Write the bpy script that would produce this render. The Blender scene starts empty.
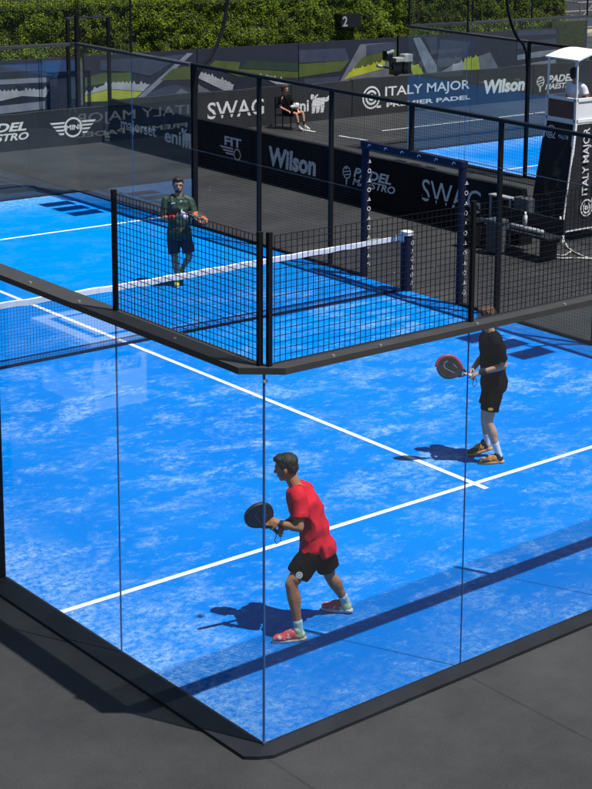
import bpy, bmesh, math, random
from mathutils import Vector, Matrix, noise
random.seed(7)
S = bpy.context.scene
COL = S.collection
# ---------------------------------------------------------------- camera
YAW, PITCH, ROLL = 0.7772, 0.2032, 0.0309
CAM = Vector((-6.881, -9.483, 6.523))
FPX, CX, CY = 1679.1, 511.85, 217.65
fw = Vector((math.sin(YAW)*math.cos(PITCH), math.cos(YAW)*math.cos(PITCH), -math.sin(PITCH)))
rt = Vector((math.cos(YAW), -math.sin(YAW), 0)); up = rt.cross(fw)
r2 = math.cos(ROLL)*rt + math.sin(ROLL)*up; u2 = -math.sin(ROLL)*rt + math.cos(ROLL)*up
cam = bpy.data.cameras.new('camera'); co = bpy.data.objects.new('camera', cam); COL.objects.link(co)
co.matrix_world = Matrix(((r2.x, u2.x, -fw.x, CAM.x), (r2.y, u2.y, -fw.y, CAM.y), (r2.z, u2.z, -fw.z, CAM.z), (0, 0, 0, 1)))
cam.sensor_fit = 'HORIZONTAL'; cam.sensor_width = 36; cam.lens = FPX/592*36
cam.shift_x = (296-CX)/592; cam.shift_y = (CY-394.5)/592
cam.clip_end = 400; cam.clip_start = 0.1
S.camera = co
# ---------------------------------------------------------------- world, sun, exposure
W = bpy.data.worlds.new('World'); S.world = W; W.use_nodes = True
SUNV = Vector((0.165, -0.39, 1)).normalized()
nt = W.node_tree; nt.nodes.clear()
sky = nt.nodes.new('ShaderNodeTexSky'); sky.sky_type = 'NISHITA'; sky.sun_disc = False
sky.sun_elevation = math.asin(SUNV.z); sky.sun_rotation = math.atan2(SUNV.x, SUNV.y)
bg = nt.nodes.new('ShaderNodeBackground'); bg.inputs[1].default_value = 0.052
ow = nt.nodes.new('ShaderNodeOutputWorld')
nt.links.new(sky.outputs[0], bg.inputs[0]); nt.links.new(bg.outputs[0], ow.inputs[0])
sl = bpy.data.lights.new('sun', 'SUN'); sl.energy = 4.7; sl.angle = math.radians(0.5); sl.color = (1, 0.965, 0.91)
so = bpy.data.objects.new('sun', sl); COL.objects.link(so)
so.rotation_euler = (-SUNV).to_track_quat('-Z', 'Y').to_euler(); so.location = (0, 0, 30)
S.view_settings.view_transform = 'Standard'; S.view_settings.look = 'None'
S.view_settings.exposure = 0.3; S.view_settings.gamma = 1; S.view_settings.use_curve_mapping = False
S.render.engine = 'CYCLES'
S.cycles.transparent_max_bounces = 24; S.cycles.max_bounces = 8
S.cycles.caustics_reflective = False; S.cycles.caustics_refractive = False
S.cycles.sample_clamp_indirect = 3
# ---------------------------------------------------------------- materials
def lin(*c):
    return tuple((v/255/12.92 if v/255 <= 0.04045 else ((v/255+0.055)/1.055)**2.4) for v in c)
MATS = {}
def mat(name, col, rough=0.6, var=0.15, scale=8.0, bump=0.0, bscale=60.0, metal=0.0, spec=0.5, sheen=0.0):
    m = bpy.data.materials.new(name); m.use_nodes = True; n = m.node_tree.nodes; l = m.node_tree.links
    b = n['Principled BSDF']; b.inputs['Roughness'].default_value = rough
    b.inputs['Metallic'].default_value = metal; b.inputs['Specular IOR Level'].default_value = spec
    if sheen: b.inputs['Sheen Weight'].default_value = sheen
    tc = n.new('ShaderNodeTexCoord')
    nz = n.new('ShaderNodeTexNoise'); nz.inputs['Scale'].default_value = scale; nz.inputs['Detail'].default_value = 6
    l.new(tc.outputs['Object'], nz.inputs['Vector'])
    rp = n.new('ShaderNodeValToRGB'); e = rp.color_ramp.elements
    e[0].position = 0.3; e[1].position = 0.7
    e[0].color = tuple(c*(1-var) for c in col)+(1,); e[1].color = tuple(min(1, c*(1+var)) for c in col)+(1,)
    l.new(nz.outputs['Fac'], rp.inputs['Fac']); l.new(rp.outputs['Color'], b.inputs['Base Color'])
    if bump:
        n2 = n.new('ShaderNodeTexNoise'); n2.inputs['Scale'].default_value = bscale; n2.inputs['Detail'].default_value = 4
        l.new(tc.outputs['Object'], n2.inputs['Vector'])
        bp = n.new('ShaderNodeBump'); bp.inputs['Strength'].default_value = bump; bp.inputs['Distance'].default_value = 0.01
        l.new(n2.outputs['Fac'], bp.inputs['Height']); l.new(bp.outputs['Normal'], b.inputs['Normal'])
    MATS[name] = m; return m
mat('black_steel', (.007, .007, .008), .6, .2, 3, spec=.2)
mat('rail_steel', (.044, .044, .045), .55, .12, 5, spec=.4)
mat('plinth', (.012, .014, .018), .55, .3, 3, spec=.35)
mat('wire', (.006, .007, .012), .6, .1, spec=.2)
mat('net_cord', (.012, .016, .035), .7, .1)
mat('net_band', (.66, .67, .70), .6, .12, 14)
mat('silicone', (.05, .14, .38), .4, .1)
mat('bolt', (.55, .56, .55), .3, .1, metal=.6)
mat('white_paint', (.82, .82, .82), .5, .05, 3)
mat('line_white', (.78, .79, .80), .7, .06, 6, bump=.2, bscale=200)
mat('print_white', (.72, .73, .74), .6, .04)
mat('print_grey', (.74, .78, .86), .6, .06)
mat('board_black', (.0055, .006, .010), .7, .3, 1.6, spec=.15)
mat('board_grey', (.024, .026, .029), .6, .3, 1.2, bump=.3, bscale=4)
mat('navy_pad', (.007, .009, .032), .7, .2, 5, spec=.25)
mat('dull_rail', (.10, .10, .105), .6, .15, 5, spec=.2)
mat('cable_white', (.5, .5, .48), .6, .1)
mat('brown_panel', (.13, .06, .035), .6, .2, 6)
mat('black_cloth', (.008, .009, .013), .85, .25, 6, bump=.4, bscale=14)
mat('cooler', (.07, .085, .10), .5, .15)
mat('plastic_grey', (.33, .35, .36), .5, .1)
mat('wood', (.42, .32, .22), .7, .25, 9)
mat('galv', (.34, .35, .35), .45, .15, 10, metal=.3)
mat('lens_black', (.01, .01, .012), .2, .1)
mat('lamp_glass', (.55, .56, .58), .3, .05)
for k, c in dict(slate=(.035, .047, .085), pale=(.19, .21, .27), white=(.34, .35, .39), blue=(.02, .05, .14), teal=(.025, .05, .07), green=(.065, .092, .018), darkgreen=(.016, .036, .022),
                 yellow=(.38, .42, .03), grey=(.13, .14, .17), navy=(.012, .016, .034)).items():
    mat('banner_'+k, c, .7, .25, 2.2)
def glass_mat():
    m = bpy.data.materials.new('court_glass'); m.use_nodes = True; n = m.node_tree.nodes; l = m.node_tree.links
    n.clear(); o = n.new('ShaderNodeOutputMaterial'); mx = n.new('ShaderNodeMixShader')
    t = n.new('ShaderNodeBsdfTransparent'); t.inputs[0].default_value = (.925, .970, .985, 1)
    g = n.new('ShaderNodeBsdfGlossy'); g.inputs['Roughness'].default_value = 0.0; g.inputs[0].default_value = (1, 1, 1, 1)
    f = n.new('ShaderNodeFresnel'); 
    ge = n.new('ShaderNodeNewGeometry'); mr = n.new('ShaderNodeMapRange'); mr.inputs[3].default_value = 1.47; mr.inputs[4].default_value = 1/1.47
    l.new(ge.outputs['Backfacing'], mr.inputs[0]); l.new(mr.outputs[0], f.inputs[0])
    l.new(f.outputs[0], mx.inputs[0]); l.new(t.outputs[0], mx.inputs[1]); l.new(g.outputs[0], mx.inputs[2]); l.new(mx.outputs[0], o.inputs[0])
    MATS['glass'] = m
glass_mat()
def N(n, t, **kw):
    x = n.new(t)
    for k, v in kw.items(): setattr(x, k, v)
    return x
def turf_mat():
    m = bpy.data.materials.new('blue_turf'); m.use_nodes = True; nt = m.node_tree; n = nt.nodes; l = nt.links
    b = n['Principled BSDF']; b.inputs['Roughness'].default_value = .8; b.inputs['Specular IOR Level'].default_value = .0
    tc = N(n, 'ShaderNodeTexCoord')
    def noise_(scale, detail, rough, sx=1, sy=1, rot=0, dist=0.0):
        mp = N(n, 'ShaderNodeMapping'); mp.inputs['Scale'].default_value = (sx, sy, 1); mp.inputs['Rotation'].default_value = (0, 0, rot)
        l.new(tc.outputs['Object'], mp.inputs[0]); z = N(n, 'ShaderNodeTexNoise'); z.inputs['Scale'].default_value = scale
        z.inputs['Detail'].default_value = detail; z.inputs['Roughness'].default_value = rough; z.inputs['Distortion'].default_value = dist
        l.new(mp.outputs[0], z.inputs['Vector']); return z.outputs['Fac']
    def ramp(s, a, c, lo=0, hi=1):
        r = N(n, 'ShaderNodeMapRange'); r.inputs[1].default_value = a; r.inputs[2].default_value = c; r.inputs[3].default_value = lo; r.inputs[4].default_value = hi
        l.new(s, r.inputs[0]); return r.outputs[0]
    def math_(op, a, c):
        q = N(n, 'ShaderNodeMath', operation=op)
        for i, v in enumerate((a, c)):
            if isinstance(v, (int, float)): q.inputs[i].default_value = v
            else: l.new(v, q.inputs[i])
        return q.outputs[0]
    big = ramp(noise_(.42, 4, .6, dist=.5), .38, .60)
    mid = ramp(noise_(1.1, 12, .76, 1, 1.3, .75, .25), .490, .590)
    mid2 = ramp(noise_(3.2, 10, .78, 1, 1.4, .75, .1), .535, .63)
    fine = ramp(noise_(12, 8, .85), .42, .58)
    sx = N(n, 'ShaderNodeSeparateXYZ'); l.new(tc.outputs['Object'], sx.inputs[0])
    # sand at the end glass; along the side glass it also paints in reflected sunlight
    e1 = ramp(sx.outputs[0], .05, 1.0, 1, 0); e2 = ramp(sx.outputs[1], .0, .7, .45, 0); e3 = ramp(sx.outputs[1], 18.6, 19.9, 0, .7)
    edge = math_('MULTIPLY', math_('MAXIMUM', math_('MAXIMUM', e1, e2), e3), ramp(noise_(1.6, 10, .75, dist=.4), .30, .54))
    nearh = ramp(sx.outputs[1], 8.5, 12.0, 1, .12)
    patch = math_('MULTIPLY', math_('ADD', math_('MULTIPLY', mid, math_('ADD', math_('MULTIPLY', big, .85), .15)), math_('MULTIPLY', mid2, .5)), nearh)
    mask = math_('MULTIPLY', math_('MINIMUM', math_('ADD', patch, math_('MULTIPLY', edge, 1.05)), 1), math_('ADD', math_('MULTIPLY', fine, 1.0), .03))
    base = N(n, 'ShaderNodeMix', data_type='RGBA'); base.inputs[6].default_value = (.0, .178, .66, 1); base.inputs[7].default_value = (.0, .208, .70, 1)
    l.new(math_('MAXIMUM', ramp(noise_(.6, 5, .6), .35, .65, 0, .7), ramp(sx.outputs[1], 8, 14, 0, 1)), base.inputs[0])  # far half greener: view-angle sheen of the turf put into the colour
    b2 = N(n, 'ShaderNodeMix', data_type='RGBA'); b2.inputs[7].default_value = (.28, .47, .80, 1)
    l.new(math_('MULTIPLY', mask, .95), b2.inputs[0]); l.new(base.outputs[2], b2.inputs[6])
    # fibre grain
    gr = N(n, 'ShaderNodeMix', data_type='RGBA', blend_type='MULTIPLY'); gr.inputs[0].default_value = 1
    cb = N(n, 'ShaderNodeCombineColor'); g_ = ramp(noise_(55, 6, .9), .25, .75, .72, 1.26)
    for i in range(3): l.new(g_, cb.inputs[i])
    l.new(b2.outputs[2], gr.inputs[6]); l.new(cb.outputs[0], gr.inputs[7]); l.new(gr.outputs[2], b.inputs['Base Color'])
    bp = N(n, 'ShaderNodeBump'); bp.inputs['Strength'].default_value = .5; bp.inputs['Distance'].default_value = .008
    l.new(noise_(160, 3, .7), bp.inputs['Height']); l.new(bp.outputs[0], b.inputs['Normal'])
    MATS['turf'] = m
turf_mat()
def ground_mat():
    m = bpy.data.materials.new('dark_matting'); m.use_nodes = True; nt = m.node_tree; n = nt.nodes; l = nt.links
    b = n['Principled BSDF']; b.inputs['Roughness'].default_value = .62; b.inputs['Specular IOR Level'].default_value = .5
    tc = N(n, 'ShaderNodeTexCoord'); sp = N(n, 'ShaderNodeSeparateXYZ'); l.new(tc.outputs['Object'], sp.inputs[0])
    a = N(n, 'ShaderNodeTexNoise'); a.inputs['Scale'].default_value = .55; a.inputs['Detail'].default_value = 12; a.inputs['Roughness'].default_value = .72
    c = N(n, 'ShaderNodeTexNoise'); c.inputs['Scale'].default_value = 90; c.inputs['Detail'].default_value = 4
    l.new(tc.outputs['Object'], a.inputs[0]); l.new(tc.outputs['Object'], c.inputs[0])
    ad = N(n, 'ShaderNodeMath', operation='MULTIPLY_ADD'); ad.inputs[1].default_value = .55; l.new(c.outputs[0], ad.inputs[0]); l.new(a.outputs[0], ad.inputs[2])
    r = N(n, 'ShaderNodeValToRGB'); e = r.color_ramp.elements; e[0].position = .56; e[1].position = 1.0
    e[0].color = (.013, .0134, .0142, 1); e[1].color = (.048, .049, .051, 1); l.new(ad.outputs[0], r.inputs[0])
    # seams between the laid rolls
    def seam(out, period, off):
        q = N(n, 'ShaderNodeMath', operation='ADD'); q.inputs[1].default_value = off; l.new(out, q.inputs[0])
        p = N(n, 'ShaderNodeMath', operation='PINGPONG'); p.inputs[1].default_value = period; l.new(q.outputs[0], p.inputs[0])
        t = N(n, 'ShaderNodeMath', operation='LESS_THAN'); t.inputs[1].default_value = .012; l.new(p.outputs[0], t.inputs[0]); return t.outputs[0]
    s = seam(sp.outputs[0], 1.01, .08)
    br = N(n, 'ShaderNodeTexNoise'); br.inputs['Scale'].default_value = 6; l.new(tc.outputs['Object'], br.inputs[0])
    mm = N(n, 'ShaderNodeMath', operation='MULTIPLY'); l.new(s, mm.inputs[0]); l.new(br.outputs[0], mm.inputs[1])
    mx = N(n, 'ShaderNodeMix', data_type='RGBA'); mx.inputs[7].default_value = (.009, .009, .009, 1); l.new(mm.outputs[0], mx.inputs[0]); l.new(r.outputs[0], mx.inputs[6])
    sv = N(n, 'ShaderNodeTexVoronoi'); sv.inputs['Scale'].default_value = 1.7; l.new(tc.outputs['Object'], sv.inputs[0])
    sm = N(n, 'ShaderNodeMath', operation='LESS_THAN'); sm.inputs[1].default_value = .026; l.new(sv.outputs['Distance'], sm.inputs[0])
    m2 = N(n, 'ShaderNodeMix', data_type='RGBA'); m2.inputs[7].default_value = (.3, .3, .28, 1); l.new(sm.outputs[0], m2.inputs[0]); l.new(mx.outputs[2], m2.inputs[6])
    l.new(m2.outputs[2], b.inputs['Base Color'])
    bp = N(n, 'ShaderNodeBump'); bp.inputs['Strength'].default_value = .4; bp.inputs['Distance'].default_value = .01; l.new(c.outputs[0], bp.inputs['Height']); l.new(bp.outputs[0], b.inputs['Normal'])
    MATS['ground'] = m
ground_mat()
def leaf_mat():
    m = bpy.data.materials.new('hedge_leaves'); m.use_nodes = True; nt = m.node_tree; n = nt.nodes; l = nt.links
    b = n['Principled BSDF']; b.inputs['Roughness'].default_value = .7; b.inputs['Specular IOR Level'].default_value = .12
    g = N(n, 'ShaderNodeNewGeometry'); r = N(n, 'ShaderNodeValToRGB'); e = r.color_ramp.elements
    e[0].color = (.040, .075, .003, 1); e[1].color = (.19, .225, .012, 1); x = e.new(.6); x.color = (.090, .135, .006, 1)
    l.new(g.outputs['Random Per Island'], r.inputs[0])
    tc = N(n, 'ShaderNodeTexCoord'); z = N(n, 'ShaderNodeTexNoise'); z.inputs['Scale'].default_value = .9; z.inputs['Detail'].default_value = 3
    l.new(tc.outputs['Object'], z.inputs[0]); rr = N(n, 'ShaderNodeMapRange'); rr.inputs[1].default_value = .3; rr.inputs[2].default_value = .7; rr.inputs[3].default_value = .6; rr.inputs[4].default_value = 1.4
    l.new(z.outputs[0], rr.inputs[0]); mx = N(n, 'ShaderNodeVectorMath', operation='SCALE'); l.new(r.outputs[0], mx.inputs[0]); l.new(rr.outputs[0], mx.inputs['Scale'])
    z2 = N(n, 'ShaderNodeTexNoise'); z2.inputs['Scale'].default_value = .55; z2.inputs['Detail'].default_value = 5; l.new(tc.outputs['Object'], z2.inputs[0])
    r2_ = N(n, 'ShaderNodeMapRange'); r2_.inputs[1].default_value = .56; r2_.inputs[2].default_value = .68; r2_.inputs[4].default_value = .6; l.new(z2.outputs[0], r2_.inputs[0])
    dry = N(n, 'ShaderNodeMix', data_type='RGBA'); dry.inputs[7].default_value = (.13, .105, .02, 1); l.new(r2_.outputs[0], dry.inputs[0]); l.new(mx.outputs[0], dry.inputs[6])
    l.new(dry.outputs[2], b.inputs['Base Color']); MATS['leaf'] = m
leaf_mat()
# ---------------------------------------------------------------- helpers
def tag(o, label=None, cat=None, group=None, kind=None):
    if label: o['label'] = label
    if cat: o['category'] = cat
    if group: o['group'] = group
    if kind: o['kind'] = kind
    return o
def empty(name, loc, label, cat, group=None):
    o = bpy.data.objects.new(name, None); COL.objects.link(o); o.location = loc; o.empty_display_size = .2
    return tag(o, label, cat, group)
class MB:
    """collects shapes in world coordinates"""
    def __init__(s): s.v = []; s.f = []
    def add(s, vs, fs):
        k = len(s.v); s.v += [tuple(v) for v in vs]; s.f += [tuple(i+k for i in f) for f in fs]; return s
    def box(s, x0, x1, y0, y1, z0, z1):
        return s.add([(x0,y0,z0),(x1,y0,z0),(x1,y1,z0),(x0,y1,z0),(x0,y0,z1),(x1,y0,z1),(x1,y1,z1),(x0,y1,z1)],
                     [(3,2,1,0),(4,5,6,7),(0,1,5,4),(1,2,6,5),(2,3,7,6),(3,0,4,7)])
    def prism(s, pts, z0, z1):
        n = len(pts); a = sum(pts[i][0]*pts[(i+1)%n][1]-pts[(i+1)%n][0]*pts[i][1] for i in range(n))
        if a < 0: pts = pts[::-1]
        vs = [(x,y,z0) for x,y in pts]+[(x,y,z1) for x,y in pts]
        return s.add(vs, [tuple(range(n))[::-1], tuple(range(n,2*n))]+[(i,(i+1)%n,n+(i+1)%n,n+i) for i in range(n)])
    def tube(s, pts, r, n=8, cap=True):
        pts = [Vector(p) for p in pts]; rs = r if isinstance(r, (list, tuple)) else [r]*len(pts)
        vs = []; fs = []; prev = None
        for i, p in enumerate(pts):
            d = (pts[min(i+1, len(pts)-1)]-pts[max(i-1, 0)]).normalized()
            if prev is None:
                a = Vector((0,0,1)) if abs(d.z) < .9 else Vector((1,0,0)); prev = d.cross(a).normalized()
            prev = (prev-d*prev.dot(d)).normalized(); b = d.cross(prev)
            vs += [p+rs[i]*(math.cos(t*2*math.pi/n)*prev+math.sin(t*2*math.pi/n)*b) for t in range(n)]
        for i in range(len(pts)-1):
            fs += [(i*n+t, i*n+(t+1)%n, (i+1)*n+(t+1)%n, (i+1)*n+t) for t in range(n)]
        if cap: fs += [tuple(range(n))[::-1], tuple(range((len(pts)-1)*n, len(pts)*n))]
        return s.add(vs, fs)
    def bar(s, a, b, w, h=None):
        """square bar from a to b"""
        h = h or w; a = Vector(a); b = Vector(b); d = (b-a).normalized()
        q = Vector((0,0,1)) if abs(d.z) < .9 else Vector((0,1,0)); x = d.cross(q).normalized()*w/2; y = x.cross(d).normalized()*h/2
        vs = [p+i*x+j*y for p in (a,b) for i,j in ((-1,-1),(1,-1),(1,1),(-1,1))]
        return s.add(vs, [(0,1,2,3),(7,6,5,4),(0,4,5,1),(1,5,6,2),(2,6,7,3),(3,7,4,0)])
    def build(s, name, m, parent=None, smooth=False, bevel=0, loc=None):
        me = bpy.data.meshes.new(name)
        org = Vector(loc) if loc is not None else (parent_loc(parent) if parent else Vector((0,0,0)))
        me.from_pydata([tuple(Vector(v)-org) for v in s.v], [], s.f)
        me.materials.append(MATS[m] if isinstance(m, str) else m)
        bm = bmesh.new(); bm.from_mesh(me); bmesh.ops.recalc_face_normals(bm, faces=bm.faces)
        if bevel: bmesh.ops.bevel(bm, geom=bm.edges[:], offset=bevel, segments=2, affect='EDGES', profile=.6)
        bm.to_mesh(me); bm.free()
        if smooth: me.polygons.foreach_set('use_smooth', [True]*len(me.polygons))
        o = bpy.data.objects.new(name, me); COL.objects.link(o)
        if parent: o.parent = parent; o.location = (0,0,0) if loc is None else Vector(loc)-parent_loc(parent)
        elif loc is not None: o.location = loc
        return o
def parent_loc(p):
    v = Vector((0,0,0))
    while p is not None: v += p.location; p = p.parent
    return v
def copy_tree(o, parent=None):
    c = o.copy(); COL.objects.link(c); c.parent = parent
    for ch in [x for x in COL.objects if x.parent == o]: copy_tree(ch, c)
    return c
def text_part(name, s, m, parent, origin, ud, vd, w, h, shear=0.0, bold=0.0, mirror=False, t=.003):
    """lettering fitted into a w x h rectangle, lying at origin with axes ud (reading) and vd (up)"""
    cu = bpy.data.curves.new(name, 'FONT'); cu.body = s; cu.shear = shear; cu.offset = bold; cu.resolution_u = 3
    tmp = bpy.data.objects.new('tmp', cu); COL.objects.link(tmp)
    dg = bpy.context.evaluated_depsgraph_get(); dg.update()
    me = bpy.data.meshes.new_from_object(tmp.evaluated_get(dg)); bpy.data.objects.remove(tmp)
    xs = [v.co.x for v in me.vertices]; ys = [v.co.y for v in me.vertices]
    x0, x1, y0, y1 = min(xs), max(xs), min(ys), max(ys)
    ud = Vector(ud).normalized(); vd = Vector(vd).normalized(); nd = ud.cross(vd)
    vs = []
    for v in me.vertices:
        a = (v.co.x-x0)/(x1-x0)*w; b = (v.co.y-y0)/(y1-y0)*h
        vs.append(Vector(origin)+ud*a+vd*b+nd*t)
    fs = [tuple(p.vertices) for p in me.polygons]; bpy.data.meshes.remove(me)
    mb = MB(); mb.add(vs, fs); me = bpy.data.meshes.new(name)
    me.from_pydata([tuple(v-parent_loc(parent)) for v in vs], [], fs); me.materials.append(MATS[m])
    o = bpy.data.objects.new(name, me); COL.objects.link(o); o.parent = parent
    return o
def flat_part(name, polys, m, parent, origin, ud, vd, t=.003, n_off=0.0):
    """flat printed shapes (2D polygons) on a plane"""
    ud = Vector(ud).normalized(); vd = Vector(vd).normalized(); nd = ud.cross(vd); mb = MB()
    for p in polys:
        vs = [Vector(origin)+ud*a+vd*b+nd*(t+n_off) for a, b in p]
        mb.add(vs, [tuple(range(len(p)))])
    me = bpy.data.meshes.new(name); me.from_pydata([tuple(Vector(v)-parent_loc(parent)) for v in mb.v], [], mb.f); me.materials.append(MATS[m])
    o = bpy.data.objects.new(name, me); COL.objects.link(o); o.parent = parent; return o
def ring2(cx, cy, r, w, n=28, a0=0, a1=360, sx=1):
    out = []
    for i in range(n):
        a, b = math.radians(a0+(a1-a0)*i/n), math.radians(a0+(a1-a0)*(i+1)/n)
        out.append([(cx+sx*r*math.cos(a), cy+r*math.sin(a)), (cx+sx*r*math.cos(b), cy+r*math.sin(b)), (cx+sx*(r-w)*math.cos(b), cy+(r-w)*math.sin(b)), (cx+sx*(r-w)*math.cos(a), cy+(r-w)*math.sin(a))])
    return out
# ================================================================ GROUND AND COURTS
gm = MB(); gm.add([(-120,-120,0),(160,-120,0),(160,200,0),(-120,200,0)], [(0,1,2,3)])
tag(gm.build('ground', 'ground'), kind='structure')
COURT2 = 18.6
for nm, ox in (('court_surface', 0), ('court_surface', COURT2)):
    t = MB(); t.add([(0,0,0),(10,0,0),(10,20,0),(0,20,0)], [(0,1,2,3)])
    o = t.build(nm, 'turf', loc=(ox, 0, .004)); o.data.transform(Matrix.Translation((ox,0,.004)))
    tag(o, kind='structure')
    k = MB()
    for (a, b, c, d) in ((0,10,3.015,3.085), (0,10,16.915,16.985), (4.965,5.035,2.85,17.15)):
        z = .0085 if a == 0 else .0088
        k.add([(ox+a,c,z),(ox+b,c,z),(ox+b,d,z),(ox+a,d,z)], [(0,1,2,3)])
    tag(k.build('court_line_markings', 'line_white'), kind='structure')

# ================================================================ CAGE WALLS
def wires(mb, fx, u0, u1, z0, z1, pitch=.05, r=.0021):
    """welded wire grid in the plane given by fx(u, v, z); square wires"""
    nu = max(1, round((u1-u0)/pitch)); nz = max(1, round((z1-z0)/pitch))
    for i in range(nu+1):
        u = u0+(u1-u0)*i/nu
        b = [fx(u+a, v, z) for z in (z0, z1) for a, v in ((-r,-r),(r,-r),(r,r),(-r,r))]
        mb.add(b, [(0,1,5,4),(1,2,6,5),(2,3,7,6),(3,0,4,7)])
    for j in range(nz+1):
        z = z0+(z1-z0)*j/nz
        b = [fx(u, v+2*r, z+a) for u in (u0, u1) for a, v in ((-r,-r),(r,-r),(r,r),(-r,r))]
        mb.add(b, [(0,1,5,4),(1,2,6,5),(2,3,7,6),(3,0,4,7)])
def frame_fx(p0, d, out):
    p0 = Vector(p0); d = Vector(d); out = Vector(out)
    return lambda u, v, z: tuple(p0+d*u+out*v+Vector((0,0,z)))
def fbox(mb, fx, u0, u1, v0, v1, z0, z1):
    vs = [fx(u,v,z) for z in (z0,z1) for u,v in ((u0,v0),(u1,v0),(u1,v1),(u0,v1))]
    mb.add(vs, [(3,2,1,0),(4,5,6,7),(0,1,5,4),(1,2,6,5),(2,3,7,6),(3,0,4,7)])
def glass_wall(label, p0, d, out, L, mesh_u, group, rail_poly=None, plinth_poly=None, posts=(), bolts=()):
    """3 m glass panels between plinth and top rail, with wire mesh standing on the rail over the ranges mesh_u"""
    root = empty('glass_wall', p0, label, 'glass wall', group); fx = frame_fx(p0, d, out)
    mb = MB()
    if plinth_poly: mb.prism(plinth_poly, 0.0, .028)
    else: fbox(mb, fx, 0, L, -.012, .18, 0, .028)
    mb.build('plinth', 'plinth', root)
    n = round(L/2)
    for i in range(n):
        g = MB(); fbox(g, fx, 2*i+.005, 2*i+1.995, 0, .010, .03, 2.935); g.build('glass_panel', 'glass', root)
    for i in range(0, n+1):
        if 0 < i < n or (i == 0 and rail_poly):
            g = MB(); w = .0018 if i else .0042; u = 2*i if i else -.002
            fbox(g, fx, u-w, u+w, -.002, .012, .03, 2.935); g.build('joint_strip', 'silicone', root)
    mb = MB()
    if rail_poly: mb.prism(rail_poly, 2.935, 2.985)
    else: fbox(mb, fx, 0, L, -.05, .1, 2.935, 2.985)
    mb.build('top_rail', 'rail_steel', root)
    if bolts:
        mb = MB()
        for b in bolts: c = fx(b, .10, 2.985); mb.tube([c, (c[0],c[1],c[2]+.014)], .012, 8)
        mb.build('bolts', 'bolt', root)
    for a, b in mesh_u:
        u = a
        while u < b-.01:
            m = MB(); wires(m, fx, u+.03, min(u+2, b)-.03, 3.0, 3.94); m.build('mesh_panel', 'wire', root); u += 2
    for u in posts:
        m = MB(); fbox(m, fx, u-.017, u+.017, -.015, .02, 2.985, 3.97); m.build('post', 'black_steel', root)
    return root
def mesh_wall(label, p0, d, out, us, group, gap=None, midrail=True):
    """3 m steel posts and welded mesh, with an opening round the net post"""
    root = empty('mesh_fence', p0, label, 'fence', group); fx = frame_fx(p0, d, out)
    for i, u in enumerate(us):
        m = MB(); lo = 0 if not (gap and gap[0] < u < gap[1]) else 2.2
        fbox(m, fx, u-.026, u+.026, .012, .082, lo, 2.93); m.build('post', 'black_steel', root)
    for a, b in zip(us[:-1], us[1:]):
        m = MB(); z0 = .05
        if gap and a < gap[1] and b > gap[0]:
            if a < gap[0]: wires(m, fx, a+.05, gap[0], .05, 2.95, r=.0011)
            if b > gap[1]: wires(m, fx, gap[1], b-.05, .05, 2.95, r=.0011)
            wires(m, fx, max(a, gap[0])+.01, min(b, gap[1])-.01, 2.2, 2.95, r=.0011)
        else: wires(m, fx, a+.04, b-.04, .05, 2.95, r=.0011)
        m.build('mesh_panel', 'wire', root)
    m = MB(); fbox(m, fx, us[0]-.04, us[-1]+.04, .0, .09, 2.935, 2.985); m.build('top_rail', 'black_steel', root)
    m = MB()
    spans = [(us[0], gap[0]), (gap[1], us[-1])] if gap else [(us[0], us[-1])]
    for a, b in spans: fbox(m, fx, a, b, .0, .06, .01, .045)
    m.build('bottom_rail', 'black_steel', root)
    if midrail:
        m = MB()
        for a, b in spans: fbox(m, fx, a, b, -.012, -.006, 1.428, 1.438)
        m.build('mid_rail', 'dull_rail', root)
    return root
X, Y = Vector((1,0,0)), Vector((0,1,0))
G1 = 'walls of the blue court the players are on'
near_back = glass_wall('clear glass wall rising from the black plinth in front of the red shirt player, mesh on top', (0,0,0), X, -Y, 10, [(.06, 10)], G1,
    rail_poly=[(.05,.05),(-.025,-.01),(.10,-.12),(10.1,-.12),(10.1,.05)],
    plinth_poly=[(.012,.012),(-.14,-.125),(-.04,-.18),(10.2,-.18),(10.2,.012)], posts=(.042, 2.02, 4, 6, 8, 9.95), bolts=(1.0, 3.0, 2.0, .55))
near_left = glass_wall('clear glass side wall along the dark ground, reflecting a white counter, mesh on its corner half', (0,0,0), Y, -X, 4, [(.06, 2)], G1,
    rail_poly=[(.05,.05),(-.025,-.01),(-.155,.10),(-.155,4.0),(.05,4.0)],
    plinth_poly=[(.012,.012),(-.14,-.125),(-.22,-.05),(-.22,4.0),(.012,4.0)], posts=(.052, 2.0), bolts=(1.0, 2.4, 3.2, 3.85))
m = MB(); m.box(-.105,.0,4.0,4.10,0,2.93); m.build('end_post', 'black_steel', near_left)
for z, nm in ((.030, 'corner_clip'), (2.87, 'corner_clip')):
    m = MB(); m.box(-.02,.018,-.020,-.006,z,z+.022); m.build(nm, 'cooler' if z < 1 else 'bolt', near_back, bevel=.003)
mesh_wall('black mesh side fence running on from the glass at the left picture edge', (0,4.1,0), Y, -X, [.04,2,4,5,6,8,10,11.86], G1, gap=(4.85,7.0))
right_mesh = mesh_wall('black mesh side fence behind the net post, with the logo padded entrance in it', (10,4,0), Y, X, [0,2,4,6,8,10,12], G1, gap=(4.85,7.1))
m = MB(); m.bar((9.995,4,2.262),(9.995,8.85,2.262),.009,.009); m.build('cross_wire', 'dull_rail', right_mesh)
glass_wall('far glass side section beyond the green shirt player, before the dark sponsor boards', (10,16,0), Y, X, 4, [(2, 4)], G1, posts=(2,))
m = MB(); m.box(10.012,10.10,15.95,16.04,0,2.99)
m.build('end_post', 'black_steel', right_mesh)
glass_wall('glass side section beside the black shirt player, at the right picture edge', (10,0,0), Y, X, 4, [(0, 2)], G1, posts=(2,))
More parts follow.
